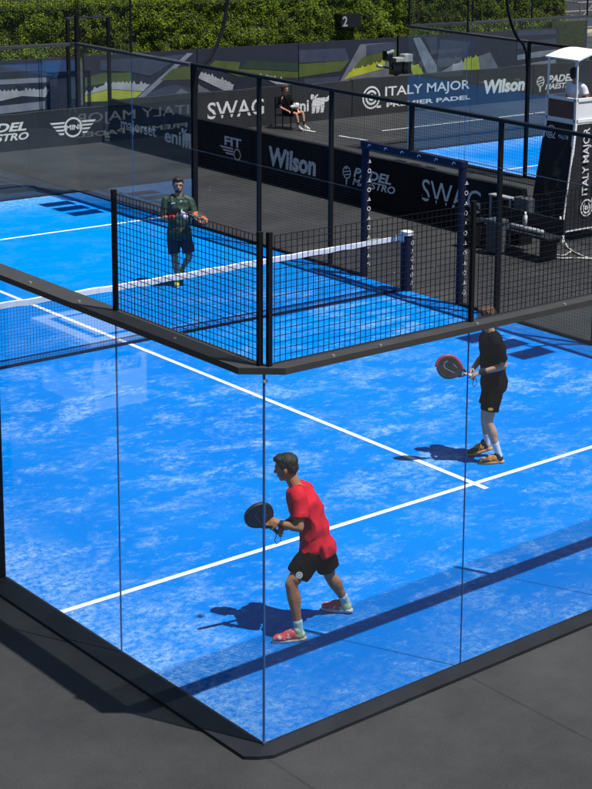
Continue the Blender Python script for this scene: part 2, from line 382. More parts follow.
glass_wall('far end glass wall across the court behind the green shirt player', (0,20,0), X, Y, 10, [(0, 10)], G1, posts=(0, 2, 4, 6, 8))
# ---- second court cage
G2 = 'walls of the empty court behind the sponsor boards'
X2 = COURT2
glass_wall('glass side section of the empty court, beside the broadcast camera', (X2,16,0), Y, -X, 4, [(2, 4)], G2, posts=(2, 4))
mesh_wall('black mesh fence of the empty court, passing behind the umpire tower', (X2,8,0), Y, -X, [0,2,4,6,8], G2)
glass_wall('far end glass wall of the empty court, in front of the sponsor boards', (X2,20,0), X, Y, 10, [(0, 10)], G2, posts=(2, 4, 6, 8))
# ---- turned out light masts with lamp heads
def light_mast(x, y, sgn, label, lamps=True):
    root = empty('light_mast', (x,y,0), label, 'light mast', 'curved masts that carry the court lamps')
    pts = [(-.02,0,0),(-.02,0,2.3),(.03,0,2.75),(.14,0,2.93),(.30,0,3.05),(.44,0,3.25),(.54,0,3.46),(.62,0,3.68),(.70,0,4.1),(.73,0,4.7),(.66,0,5.3),(.5,0,5.75),(.2,0,6.05)]
    m = MB(); m.tube([(x+sgn*a, y, z) for a, b, z in pts], .032, 8); m.build('curved_pole', 'black_steel', root, smooth=True)
    m = MB(); m.bar((x+sgn*.18,y-.3,6.05),(x+sgn*.18,y+.95,6.05),.04); m.build('cross_arm', 'black_steel', root)
    for k in (-.17, .35, .87):
        a = MB(); a.box(x-.38,x+.26,y+k-.17,y+k+.17,5.93,5.99); h = a.build('lamp_head', 'black_steel', root, bevel=.006)
        a = MB(); a.box(x-.35,x+.23,y+k-.13,y+k+.13,5.92,5.928); a.build('lens', 'lamp_glass', h)
light_mast(10.1, 16, 1, 'curved black mast rising from the fence post beside the green shirt player')
light_mast(10.1, 4.1, 1, 'curved black mast above the glass section near the black shirt player')
light_mast(X2-.1, 16, -1, 'curved black mast standing over the empty court fence, near the white canopy')

# ================================================================ NET
net = empty('court_net', (5,10,0), 'dark blue tennis style net with a white top band stretched across the court', 'net')
def net_top(x): return .88+.04*abs(x-5)/5*1.0
m = MB(); fx = lambda u, v, z: (u, 10+v, z)
n = int(10/.045); r = .0017
for i in range(n+1):
    u = i*10/n; t = net_top(u)-.05
    m.add([fx(u+a,v,z) for z in (.03,t) for a,v in ((-r,-r),(r,-r),(r,r),(-r,r))], [(0,1,5,4),(1,2,6,5),(2,3,7,6),(3,0,4,7)])
for j in range(19):
    f = j/18
    for u0, u1 in ((0,5),(5,10)):
        za = .03+(net_top(u0)-.08)*f; zb = .03+(net_top(u1)-.08)*f
        m.add([fx(u0,a+.004,za+b) for a,b in ((-r,-r),(r,-r),(r,r),(-r,r))]+[fx(u1,a+.004,zb+b) for a,b in ((-r,-r),(r,-r),(r,r),(-r,r))], [(0,1,5,4),(1,2,6,5),(2,3,7,6),(3,0,4,7)])
m.build('net_mesh', 'net_cord', net)
m = MB(); NN = 60; pr = []
for i in range(NN+1):
    u = .05+9.82*i/NN; t = net_top(u)+.006*math.sin(i*1.7); pr += [(u,9.985,t-.085+.004*math.sin(i*2.3)),(u,9.985,t-.012),(u,10,t),(u,10.015,t-.012),(u,10.015,t-.085)]
m.add(pr, [(i*5+k,i*5+5+k,i*5+6+k,i*5+k+1) for i in range(NN) for k in range(4)]); m.build('top_band', 'net_band', net)
m = MB(); m.box(.05,9.9,9.99,10.01,.008,.045); m.build('bottom_band', 'navy_pad', net)
def arrow_marks(parent, base, ud, w, zs):
    """small white printed marks repeated up a padded post"""
    for k, z in enumerate(zs):
        if k % 2 == 0: flat_part('mark', ring2(0, 0, w*.5, w*.16, 10), 'print_white', parent, Vector(base)+Vector((0,0,z)), ud, (0,0,1))
        else: flat_part('mark', [[(-w*.5,-w*.35),(w*.5,-w*.35),(w*.5,-w*.2),(-w*.5,-w*.2)], [(-w*.2,-w*.1),(w*.35,-w*.1),(w*.1,w*.45)]], 'print_white', parent, Vector(base)+Vector((0,0,z)), ud, (0,0,1))
for x in (9.99, -.0):
    m = MB(); m.tube([(x,10,0),(x,10,.90)], .092, 20); p = m.build('padded_post', 'navy_pad', net, smooth=False)
    m = MB(); m.tube([(x,10,.90),(x,10,.955)], .100, 20); m.build('cap', 'white_paint', p)
    if x > 1:
        m = MB(); m.box(9.86,9.90,9.96,10.02,.80,.93); m.build('band_clip', 'white_paint', p)
        c = Vector((x,10,0))+Vector((.38,-.925,0))*.0945; arrow_marks(p, c, (.925,.38,0), .085, [.78,.65,.52,.39,.26,.14])

# ================================================================ ENTRANCE FRAME
arch = empty('entrance_frame', (10.06,10,0), 'navy padded entrance frame printed with white logos, standing in the fence around the net post', 'entrance frame')
for y in (8.83, 11.13):
    m = MB(); m.tube([(10.06,y,0),(10.06,y,2.12)], .062, 12); p = m.build('padded_post', 'navy_pad', arch)
    arrow_marks(p, (10.09,y-.064,0), (1,0,0), .075, [.2+.155*k for k in range(12)])
m = MB(); m.box(9.995,10.125,8.77,11.19,2.121,2.235); p = m.build('padded_beam', 'navy_pad', arch, bevel=.02)
for k in range(6): flat_part('mark', ring2(0,0,.04,.013,10,20,200), 'print_white', p, (9.994,10.95-k*.4,2.17), (0,-1,0), (0,0,1))

# ================================================================ SPONSOR BOARDS
def xboard(x0, x1, h, m_, label, y=25.1, group='sponsor boards along the back'):
    root = empty('ad_board', (x0,y,0), label, 'sponsor board', group)
    b = MB(); vs = []
    n = max(2, int((x1-x0)/.5))
    for i in range(n+1):
        x = x0+(x1-x0)*i/n; dz = .012*math.sin(x*2.1)+.008*math.sin(x*5.3)
        vs += [(x,y,0.002),(x,y,h+dz),(x,y+.12,h+dz),(x,y+.30,.002)]
    fs = [(i*4+k,i*4+4+k,i*4+5+k,i*4+k+1) for i in range(n) for k in range(3)]+[(0,1,2,3),(n*4,n*4+1,n*4+2,n*4+3)]
    b.add(vs, fs); b.build('fabric_face', m_, root); return root
def yboard(y1, y0, h, label, x=13.7, group='dark sponsor boards between the two courts'):
    root = empty('ad_board', (x,y1,0), label, 'sponsor board', group)
    b = MB(); n = max(2, int((y1-y0)/.5)); vs = []
    for i in range(n+1):
        y = y1+(y0-y1)*i/n; dz = .01*math.sin(y*2.3)
        vs += [(x,y,.002),(x,y,h+dz),(x+.12,y,h+dz),(x+.3,y,.002)]
    b.add(vs, [(i*4+k,i*4+4+k,i*4+5+k,i*4+k+1) for i in range(n) for k in range(3)]+[(0,1,2,3),(n*4,n*4+1,n*4+2,n*4+3)])
    b.build('fabric_face', 'board_black', root); return root
Z = (0,0,1)
def dog_polys(s=1.0):
    """a small six legged beast, head turned back, flame at the mouth"""
    P = [[(.04,.34),(.62,.38),(.68,.74),(.10,.74)], [(.0,.72),(.12,.62),(.15,.9),(.05,.95),(.0,.88)], [(.15,.8),(.35,.95),(.33,.86),(.2,.7)]]
    P += [[(.62,.5),(.8,.55),(.92,.8),(.86,.85),(.7,.7)], [(.86,.78),(1,.76),(.98,.92),(.88,.95)]]
    for i in range(6): x = .08+i*.1; P.append([(x-.02,.36),(x+.06,.36),(x+.05-.05*(i%2),.02),(x-.02-.05*(i%2),.0)])
    return [[(a*s, b*s*.75) for a, b in p] for p in P]
def globe_icon(cx, cy, r): return ring2(cx, cy, r, r*.16, 22)+ring2(cx, cy, r*.66, r*.2, 16, 30, 330)+ring2(cx, cy, r*.3, r*.2, 12)+[[(cx+r*.6,cy-r*.75),(cx+r*1.1,cy-r*.75),(cx+r*1.1,cy-r*.95),(cx+r*.6,cy-r*.95)]]
def ball_icon(cx, cy, r):
    P = ring2(cx, cy, r, r*.2, 18)
    for k in (-.5, 0, .5): P.append([(cx-r*.75,cy+k*r-.1*r),(cx+r*.75,cy+k*r+.25*r),(cx+r*.75,cy+k*r+.42*r),(cx-r*.75,cy+k*r+.07*r)])
    P.append([(cx-r*.25,cy-r*.9),(cx+r*.2,cy-r*.9),(cx+r*.05,cy-r*1.9),(cx-r*.2,cy-r*1.9)]); return P
# back row, left to right
b = xboard(2.6, 7.6, .84, 'board_grey', 'grey board with the thin white tournament title, first in the back row from the left')
text_part('lettering', 'ITALY MAJOR', 'print_white', b, (4.05,25.1,.42), X, Z, 3.1, .30)
text_part('lettering', 'PREMIER PADEL', 'print_white', b, (4.1,25.1,.16), X, Z, 3.0, .12, bold=.02)
b = xboard(7.62, 13.62, .84, 'board_grey', 'grey board with the winged car badge and the padel lettering, ending at the corner')
text_part('lettering', 'PADEL', 'print_white', b, (10.35,25.1,.45), X, Z, 1.27, .20, shear=.25, bold=.035)
text_part('lettering', 'MAESTRO', 'print_white', b, (10.25,25.1,.24), X, Z, 1.42, .17, shear=.25, bold=.03)
flat_part('logo', ball_icon(10.0,.5,.16), 'print_white', b, (0,25.1,0), X, Z)
wing = ring2(12.80,.42,.235,.045,32)
for k in range(4):
    z = .56-k*.085; w = .36-.07*k
    for sg in (-1, 1): wing.append([(12.80+sg*(.235 if k else .2),z),(12.80+sg*(.24+w),z),(12.80+sg*(.24+w-.05),z-.045),(12.80+sg*.24,z-.045)])
flat_part('logo', wing, 'print_white', b, (0,25.1,0), X, Z)
text_part('lettering', 'MINI', 'print_white', b, (12.615,25.1,.36), X, Z, .37, .12, bold=.03)
b = xboard(13.98, 19.05, .98, 'board_grey', 'dark board in the back row with one thin white four letter word')
text_part('lettering', 'SWAG', 'print_white', b, (16.50,25.1,.30), X, Z, 1.70, .42, bold=.012)
flat_part('swoosh', [[(16.55,.38),(18.1,.40),(18.1,.43),(16.55,.41)]], 'board_grey', b, (0,25.1,0), X, Z, t=.006)
b = xboard(19.07, 21.05, .98, 'board_grey', 'dark board behind the seated child with a white six legged beast')
text_part('lettering', 'eni', 'print_white', b, (19.12,25.1,.27), X, Z, .50, .30, bold=.025)
flat_part('logo', dog_polys(.72), 'print_white', b, (19.68,25.1,.2), X, Z)
b = xboard(21.07, 25.60, 1.0, 'board_grey', 'dark board with the round emblem and the large white tournament title')
flat_part('logo', globe_icon(21.72,.48,.31), 'print_white', b, (0,25.1,0), X, Z)
text_part('lettering', 'ITALY MAJOR', 'print_white', b, (22.2,25.1,.40), X, Z, 3.1, .34, bold=.012)
text_part('lettering', 'PREMIER PADEL', 'print_white', b, (22.25,25.1,.18), X, Z, 3.1, .12, bold=.03)
b = xboard(25.62, 27.85, 1.0, 'board_grey', 'dark board in the back row with bold white script lettering')
text_part('lettering', 'Wilson', 'print_white', b, (25.85,25.1,.28), X, Z, 1.65, .40, shear=.12, bold=.045)
b = xboard(27.87, 33.5, 1.0, 'board_grey', 'dark board behind the white canopy with short slanted white lettering')
text_part('lettering', 'PADEL', 'print_white', b, (28.45,25.1,.44), X, Z, 1.1, .22, shear=.25, bold=.035)
text_part('lettering', 'MAESTRO', 'print_white', b, (28.35,25.1,.24), X, Z, 1.25, .17, shear=.25, bold=.03)
flat_part('logo', ball_icon(28.15,.5,.16), 'print_white', b, (0,25.1,0), X, Z)
# between the courts
D = (0,-1,0); GX = 13.7
b = yboard(25.0, 21.25, 1.02, 'black board between the courts with grey lettering and a six legged beast, nearest the corner')
text_part('lettering', 'majorset', 'print_grey', b, (GX,24.5,.30), D, Z, 1.5, .34, bold=.015)
text_part('lettering', 'eni', 'print_grey', b, (GX,22.66,.33), D, Z, .66, .30, bold=.02)
flat_part('logo', dog_polys(.62), 'print_grey', b, (GX,21.98,.3), D, Z)
b = yboard(21.23, 16.75, 1.02, 'black board between the courts with bold grey script lettering')
text_part('lettering', 'FIT', 'print_grey', b, (GX,20.32,.58), D, Z, .62, .20, bold=.03)
flat_part('logo', [[(0,.2),(.5,.2),(.5,.165),(.05,.165)],[(.1,.14),(.5,.14),(.5,.105),(.15,.105)],[(.2,.08),(.55,.08),(.55,.045),(.25,.045)]]+ring2(.65,.08,.13,.03,16), 'print_grey', b, (GX,20.5,.35), D, Z)
text_part('lettering', 'Wilson', 'print_grey', b, (GX,18.72,.36), D, Z, 1.6, .42, shear=.08, bold=.04)
b = yboard(16.73, 11.2, 1.02, 'black board between the courts with a thin grey four letter word, behind the entrance frame')
flat_part('logo', ball_icon(.15,.6,.13), 'print_grey', b, (GX,16.28,0), D, Z)
text_part('lettering', 'PADEL', 'print_grey', b, (GX,15.92,.55), D, Z, 1.15, .19, shear=.25, bold=.03)
text_part('lettering', 'MAESTRO', 'print_grey', b, (GX,15.95,.38), D, Z, 1.3, .15, shear=.25, bold=.025)
text_part('lettering', 'SWAG', 'print_grey', b, (GX,13.87,.40), D, Z, 1.62, .42)
flat_part('swoosh', [[(0,.46),(1.6,.46),(1.6,.49),(0,.49)]], 'board_black', b, (GX,13.87,0), D, Z, t=.006)

# ================================================================ PRINTED WALL, HEDGE
BANNER=[
 ('slate',[(10.99,1.8),(12.97,1.76),(12.97,1.6),(10.98,1.62)]),
 ('pale',[(10.97,1.46),(12.96,1.43),(12.96,1.31),(10.97,1.35)]),
 ('white',[(10.96,1.19),(12.21,1.15),(12.96,1.14),(12.85,0.96),(12.25,1.03),(11.7,0.95),(10.95,0.96)]),
 ('pale',[(10.95,0.84),(11.89,0.84),(12.84,0.87),(12.84,0.68),(10.94,0.63)]),
 ('blue',[(12.77,1.84),(13.74,1.81),(13.76,1.5),(12.91,1.53)]),  # blue tint of the turf's reflection in the far glass, painted as a shape
 ('teal',[(13.47,1.47),(13.76,1.48),(13.75,0.87),(13.45,0.85)]),
 ('green',[(13.89,1.35),(14.33,1.44),(15.19,1.41),(15.21,1.14),(14.32,1.17),(13.89,1.13)]),
 ('slate',[(14.33,1.76),(15.73,1.75),(16.78,1.77),(15.73,1.28),(15.22,1.41),(14.33,1.51)]),
 ('white',[(14.32,1.13),(14.79,1.19),(15.21,1.12),(15.72,1.08),(15.52,0.92),(14.57,1.04),(13.88,0.94)]),
 ('yellow',[(13.88,0.98),(14.57,1.06),(15.52,0.92),(15.23,0.72),(13.88,0.77)]),
 ('pale',[(16.81,1.8),(16.99,1.79),(15.43,0.68),(15.23,0.69)]),
 ('green',[(16.37,1.42),(16.78,1.47),(17.08,1.4),(17.07,1.12),(16.01,1.16)]),
 ('slate',[(15.72,0.88),(16.36,1.04),(17.07,0.89),(17.07,0.59),(15.43,0.68)]),
 ('grey',[(16.62,0.92),(17.19,0.68),(17.07,0.59),(16.36,0.71)]),
 ('white',[(17.2,1.29),(18.23,0.92),(18.14,0.67),(17.1,1.15)]),
 ('grey',[(16.95,1.0),(17.31,0.88),(17.98,0.57),(16.95,0.62)]),
 ('green',[(17.65,1.57),(18.42,1.48),(18.33,1.12),(17.44,1.43)]),
 ('darkgreen',[(18.61,1.52),(20.29,1.35),(20.29,1.13),(18.42,1.32)]),
 ('green',[(18.42,1.32),(20.29,1.13),(20.29,0.95),(18.3,1.12)]),
 ('white',[(19.02,1.11),(19.38,1.06),(20.43,0.78),(19.57,0.83)]),
 ('slate',[(20.29,1.7),(21.89,1.67),(22.03,1.33),(20.29,1.35)]),
 ('green',[(20.29,1.32),(22.03,1.33),(21.75,1.05),(20.29,0.97)]),
 ('slate',[(20.49,0.91),(21.72,0.91),(21.59,0.67),(20.5,0.69)]),
 ('grey',[(22.41,1.75),(23.7,1.75),(23.73,0.68),(21.62,0.64)]),
 ('green',[(22.49,1.39),(23.13,1.5),(23.71,1.58),(23.72,1.24),(22.14,1.05)]),
 ('yellow',[(22.14,1.05),(23.31,1.23),(23.28,1.04),(21.86,0.82)]),
 ('slate',[(22.62,1.72),(23.7,1.75),(23.71,1.58),(22.63,1.41)]),
 ('pale',[(24.33,1.83),(24.59,1.85),(25.26,0.98),(25.27,0.69),(24.93,0.69)]),
 ('slate',[(24.74,1.84),(25.24,1.85),(25.25,1.39),(25.06,1.34)]),
 ('yellow',[(24.24,1.04),(24.5,1.08),(24.85,0.69),(24.4,0.66)]),
 ('grey',[(23.79,1.18),(24.12,1.16),(24.36,0.66),(23.8,0.67)]),
 ('pale',[(25.0,0.65),(25.77,0.95),(26.2,1.05),(26.21,0.66),(25.01,0.62)]),
 ('white',[(25.85,0.98),(26.35,1.07),(26.33,0.66),(25.86,0.66)]),
 ('yellow',[(26.31,1.1),(26.87,1.18),(26.97,0.65),(26.33,0.66)]),
 ('grey',[(26.87,1.18),(27.35,1.28),(27.79,0.66),(26.97,0.65)]),
 ('slate',[(25.36,1.75),(26.54,1.61),(26.31,1.16),(25.27,0.81),(25.26,1.16)]),
 ('slate',[(28.44,1.88),(30.12,1.84),(30.12,1.69),(28.45,1.7)]),
 ('slate',[(28.46,1.52),(30.13,1.56),(30.14,1.38),(28.47,1.31)]),
 ('pale',[(28.48,1.13),(29.45,1.2),(30.15,1.22),(30.16,1.07),(29.46,1.02),(28.48,0.98)]),
 ('pale',[(28.49,0.8),(29.04,0.86),(30.16,0.92),(30.17,0.79),(29.26,0.75),(28.5,0.68)]),
]

def jag(poly, rnd):
    """torn, grassy upper edge like the print's"""
    out = []
    for i, (a, b) in enumerate(poly):
        c, d = poly[(i+1) % len(poly)]; out.append((a, b))
        if c-a > .25:
            k = int((c-a)/.05)
            for j in range(1, k): out.append((a+(c-a)*j/k, b+(d-b)*j/k+rnd.uniform(-.02, .09)*(j % 2)))
    return out
panels = [(7.0,13.72),(13.9,17.1),(17.12,20.3),(20.32,23.72),(23.8,28.45),(28.47,30.25)]
plabels = ['striped pale and navy banner panel behind the badge board, leftmost of the printed wall',
           'banner panel with yellow patch and pale diagonal, seen through the far court corner',
           'navy banner panel with a green band and pale brushed wedge, left of the seated child',
           'dark banner panel above the seated child with a long green band',
           'banner panel with yellow blocks behind the broadcast camera', 'banner panel with pale stripes, at the right end of the printed wall']
pl_roots = []
rnd = random.Random(3)
for (a, b_), lb in zip(panels, plabels):
    r = empty('banner_panel', (a,26.45,0), lb, 'banner', 'printed wall panels under the hedge')
    m = MB(); m.box(a, b_, 26.45, 26.50, .02, 1.88); m.build('print_base', 'banner_navy', r)
    m = MB(); m.box(a+.02, a+.08, 26.505, 26.56, 0, 1.9); m.box(b_-.08, b_-.02, 26.505, 26.56, 0, 1.9); m.build('frame', 'black_steel', r)
    pl_roots.append(r)
for i, (c, p) in enumerate(BANNER):
    cx = sum(q[0] for q in p)/len(p)
    k = [j for j, (a, b_) in enumerate(panels) if a-.1 <= cx <= b_+.1]
    if not k: continue
    a, b_ = panels[k[0]]
    p = [(min(max(x, a+.005), b_-.005), min(max(z, .06), 1.86)) for x, z in p]
    if c in ('white', 'yellow'): p = jag(p, rnd)
    flat_part('printed_shape', [p], 'banner_'+c, pl_roots[k[0]], (0,26.45,0), X, Z, t=.003+.0007*(i % 9))
# the hedge: solid clipped body plus leaves
def hedge(x0, x1, y0, y1, z0, z1):
    root = empty('hedge', ((x0+x1)/2,y0,0), 'tall clipped green hedge running behind the printed wall', 'hedge')
    core = MB(); n = 90; mz = 8; vs = []; fs = []
    ring = [(y0+.12,z0)]+[(y0+.12,z0+(z1-z0)*k/mz) for k in range(1,mz)]+[(y0+.2,z1-.12),(y1,z1-.12),(y1,z0)]
    for i in range(n+1):
        x = x0+(x1-x0)*i/n
        for (y, z) in ring:
            d = noise.noise((x*1.3, y*1.3, z*1.7))*.12; vs.append((x, y-d, z+d*.4))
    R_ = len(ring)
    for i in range(n):
        for k in range(R_): fs.append((i*R_+k, i*R_+(k+1)%R_, (i+1)*R_+(k+1)%R_, (i+1)*R_+k))
    fs += [tuple(range(R_)), tuple(n*R_+k for k in range(R_))[::-1]]
    core.add(vs, fs); core.build('inner_branches', 'hedge_core', root)
    lf = MB(); rn = random.Random(11)
    def leaf(x, y, z, nrm):
        s = rn.uniform(.016, .036)
        a = Vector((rn.gauss(0,1), rn.gauss(0,1), rn.gauss(0,1))).normalized(); nn = (nrm*1.1+a*.8).normalized()
        u = nn.cross(Vector((rn.gauss(0,1), rn.gauss(0,1), rn.gauss(0,1)))).normalized(); v = nn.cross(u)
        c = Vector((x,y,z)); lf.add([c-u*s, c-v*s*.5, c+u*s, c+v*s*.5], [(0,1,2,3)])
    for _ in range(95000):
        x = rn.uniform(x0, x1)
        if rn.random() < .62:
            z = rn.uniform(z0-.02, z1); d = noise.noise((x*1.3, y0*1.3, z*1.7))*.12+noise.noise((x*4.1, 3, z*4.1))*.12+noise.noise((x*11, 5, z*11))*.035
            y = y0+.07-d+rn.uniform(-.035,.035)
            if z < z0+.1 and rn.random() < .3: z -= rn.uniform(0,.07)
            leaf(x, y, z, Vector((0,-1,.35)))
        else:
            y = y0+abs(rn.gauss(0,1.0)); d = noise.noise((x*2.3, y*2.3, 7))*.12
            if y > y1: continue
            leaf(x, y, z1-.06+d+rn.uniform(-.04,.04), Vector((0,0,1)))
    lf.build('leaves', 'leaf', root)
mat('hedge_core', (.022, .032, .008), .9, .4, 9, bump=.8, bscale=9)
hedge(6.5, 31.2, 27.0, 29.6, 1.72, 3.12)
# number plate set into the hedge
r = empty('number_sign', (22.35,26.9,2.4), 'small black sign with a pale number set into the hedge', 'sign')
m = MB(); m.box(22.02,22.72,26.80,27.1,2.18,2.56); m.build('housing', 'lens_black', r, bevel=.01)
text_part('lettering', '2', 'plastic_grey', r, (22.07,26.797,2.22), X, Z, .17, .28, bold=.02)
# ================================================================ FRAME AND POLE IN THE FAR CORNER
r = empty('goal_frame', (13.7,25.9,0), 'tall thin black open frame standing behind the corner of the sponsor boards', 'frame')
for n_, a, b_ in (('upright', (13.17,25.9,0), (13.17,25.9,2.83)), ('upright', (14.25,25.9,0), (14.25,25.9,2.83))):
    m = MB(); m.bar(a, b_, .07); m.build(n_, 'black_steel', r)
m = MB(); m.bar((13.13,25.9,2.86), (14.29,25.9,2.86), .045); m.build('crossbar', 'rail_steel', r)
r = empty('corner_mast', (13.15,25.45,0), 'black mast with two cables rising behind the corner of the back boards', 'mast')
m = MB(); m.tube([(13.15,25.45,0),(13.15,25.45,2.95)], .06, 10); m.build('pole', 'black_steel', r)
m = MB(); m.tube([(13.13,25.45,2.9),(13.12,25.45,5),(13.10,25.45,7)], .014, 6); m.tube([(13.18,25.45,2.9),(13.19,25.45,5),(13.2,25.45,7)], .014, 6); m.build('cables', 'black_steel', r)
# grey tape strips on the matting near the child
for (a, b_, lb) in (((18.62,24.25),(18.70,23.62),'first short pale tape strip on the matting in front of the seated child'), ((18.80,22.8),(18.93,21.85),'second longer pale tape strip on the matting, further from the seated child')):
    m = MB(); v = (Vector(b_)-Vector(a)).normalized(); w = Vector((-v.y,v.x))*.03
    m.add([(a[0]+w.x,a[1]+w.y,.006),(b_[0]+w.x,b_[1]+w.y,.006),(b_[0]-w.x,b_[1]-w.y,.006),(a[0]-w.x,a[1]-w.y,.006)], [(0,1,2,3)])
    tag(m.build('floor_tape', 'print_grey'), lb, 'tape', 'tape strips on the matting')
m = MB(); m.add([(20.2,22.80,.006),(27.5,22.95,.006),(27.5,23.0,.006),(20.2,22.85,.006)], [(0,1,2,3)])
tag(m.build('floor_tape', 'print_grey'), 'long pale tape line on the matting before the back boards of the empty court', 'tape', 'tape strips on the matting')

# ================================================================ BROADCAST CAMERA
r = empty('broadcast_camera', (23.1,25.75,0), 'remote broadcast camera with grey housings on a stand above the tournament title board', 'camera')
m = MB()
for a in (90, 210, 330): m.tube([(23.1,25.75,.75),(23.1+.22*math.cos(math.radians(a)),25.75+.22*math.sin(math.radians(a)),0)], .018, 6)
m.tube([(23.1,25.75,.7),(23.1,25.75,1.1)], .04, 8); m.build('stand', 'lens_black', r)
m = MB(); m.box(22.95,23.22,25.65,25.85,.95,1.30); m.build('control_body', 'lens_black', r, bevel=.01)
m = MB(); m.box(23.0,23.30,25.6,25.85,1.30,1.42); m.build('housing', 'plastic_grey', r, bevel=.02)
m = MB(); m.box(23.32,23.62,25.62,25.85,1.28,1.50); m.build('monitor', 'plastic_grey', r, bevel=.02)
m = MB(); m.box(23.33,23.60,25.66,25.84,.95,1.28); m.build('recorder', 'lens_black', r, bevel=.01)
m = MB(); m.box(22.68,22.9,25.62,25.82,1.36,1.62); hd = m.build('pan_head', 'lens_black', r, bevel=.02)
m = MB(); m.tube([(22.70,25.62,1.56),(22.80,25.52,1.60),(22.9,25.66,1.60)], .06, 10); m.build('reflector', 'plastic_grey', hd)
m = MB(); m.bar((22.85,25.72,1.40),(23.02,25.72,1.10),.06); m.bar((22.5,25.72,1.22),(22.95,25.72,1.12),.05); m.build('arm', 'lens_black', r)
m = MB(); m.tube([(22.42,25.72,1.23),(22.58,25.72,1.20)], .045, 8); m.build('grip', 'plastic_grey', r)

# ================================================================ UMPIRE TOWER
ut = empty('umpire_tower', (15,11.45,0), 'tall umpire tower wrapped in black cloth with white piping and a white canopy', 'umpire tower')
# footprint corners at hem (z .2) and at cabin floor (z 2.1)
B0 = [(14.5,10.95),(15.75,10.95),(15.75,11.80),(14.52,11.80)]; T0 = [(14.88,11.08),(15.6,11.08),(15.6,11.80),(14.88,11.80)]
m = MB()
for k in range(4): m.bar((B0[k][0],B0[k][1],0),(T0[k][0],T0[k][1],2.12),.05)
m.build('legs', 'white_paint', ut)
def lerp(k, z): t = (z-.2)/1.9; return (B0[k][0]+(T0[k][0]-B0[k][0])*t, B0[k][1]+(T0[k][1]-B0[k][1])*t)
m = MB(); vs = []
NZ = 10
for j in range(NZ+1):
    z = .2+1.9*j/NZ
    for k in range(4):
        p = lerp(k, z); q = lerp((k+1)%4, z)
        for s in range(6):
            t = s/6; x = p[0]+(q[0]-p[0])*t; y = p[1]+(q[1]-p[1])*t; w = .012*math.sin(j*1.9+s*2.2+k)*math.sin(math.pi*t)
            cx, cy = 15.2, 11.45; d = Vector((x-cx,y-cy)).normalized(); vs.append((x+d.x*(.03+w), y+d.y*(.03+w), z))
m.add(vs, [(j*24+i, j*24+(i+1)%24, (j+1)*24+(i+1)%24, (j+1)*24+i) for j in range(NZ) for i in range(24)])
skirt = m.build('cloth_skirt', 'black_cloth', ut)
m = MB()
def off(p, e=.045): d = Vector((p[0]-15.2,p[1]-11.45)).normalized(); return (p[0]+d.x*e, p[1]+d.y*e)
for k in (0, 1):
    a = off(lerp(k,.2)); c = off(lerp(k,2.1)); m.bar((a[0],a[1],.2),(c[0],c[1],2.1),.022)
a = off(lerp(0,.2)); c = off(lerp(1,.2)); m.bar((a[0],a[1],.2),(c[0],c[1],.2),.022)
m.build('piping', 'white_paint', skirt)
# vertical tournament title on the front cloth (reads upwards)
fa, fb = Vector((*lerp(0,.2),.2)), Vector((*lerp(0,2.1),2.1)); fc = Vector((*lerp(1,.2),.2)); ex = (fc-fa).normalized(); fb2 = Vector((*lerp(1,2.1),2.1))
cen0 = (fa+fc)/2; cen1 = (fb+fb2)/2; ez = (cen1-cen0).normalized()
o_ = cen0+Vector((0,-.052,0)); 
text_part('lettering', 'ITALY MAJOR', 'print_white', skirt, o_+ez*.62-ex*(-.02), ez, -ex, 1.22, .22, t=.002, bold=.01)
text_part('lettering', 'PREMIER PADEL', 'print_white', skirt, o_+ez*.62+ex*.19, ez, -ex, 1.2, .10, t=.002, bold=.03)
flat_part('logo', globe_icon(0,0,.16), 'print_white', skirt, o_+ez*.38-ex*.06, ez, -ex, t=.002)
sa = (Vector((*lerp(3,1.9),1.9))+Vector((*lerp(0,1.9),1.9)))/2
flat_part('logo', globe_icon(0,0,.12), 'print_grey', skirt, sa+Vector((-.062,.16,.02)), (0,-1,0), (.19,0,.98), t=.004)
text_part('lettering', 'ITALY\nMAJOR', 'print_grey', skirt, sa+Vector((-.062,-.02,-.10)), (0,-1,0), (.19,0,.98), .26, .2, t=.004)
# cabin
m = MB(); m.box(14.86,15.62,11.06,11.82,2.10,2.15); m.build('platform', 'white_paint', ut)
cabin = MB(); zc0, zc1 = 2.13, 2.54
for (a, b_) in (((14.88,11.08),(14.88,11.80)), ((14.88,11.80),(15.6,11.80)), ((14.88,11.08),(15.6,11.08))):
    for z in (zc0+.03, zc1): cabin.bar((a[0],a[1],z),(b_[0],b_[1],z),.055)
for c in ((14.88,11.08),(14.88,11.80),(15.6,11.08),(15.6,11.80)): cabin.bar((c[0],c[1],zc0),(c[0],c[1],zc1+.03),.055)
cabin.build('cabin_frame', 'white_paint', ut)
m = MB(); m.box(14.87,14.89,11.12,11.76,zc0+.06,zc1-.03); m.build('side_panel', 'brown_panel', ut)
m = MB(); m.box(14.93,15.57,11.07,11.09,zc0+.06,zc1-.03); m.build('front_panel', 'white_paint', ut)
for c in ((14.88,11.08),(14.88,11.80),(15.6,11.08),(15.6,11.80)):
    m = MB(); m.tube([(c[0],c[1],zc1),(c[0],c[1],3.27)], .02, 8); m.build('canopy_pole', 'white_paint', ut)
m = MB(); vs = []; nx = 8
for i in range(nx+1):
    t = i/nx; x = 14.84+1.3*t; zt = 3.27+.13*math.sin(math.pi*t)
    for y in (11.02,11.42,11.86): vs += [(x,y,zt)]
    for y in (11.86,11.42,11.02): vs += [(x,y,zt-.025)]
m.add(vs, [(i*6+k,i*6+(k+1)%6,i*6+6+(k+1)%6,i*6+6+k) for i in range(nx) for k in range(6)]+[(0,1,2,3,4,5),tuple(nx*6+k for k in range(6))]); m.build('canopy', 'white_paint', ut, smooth=False)
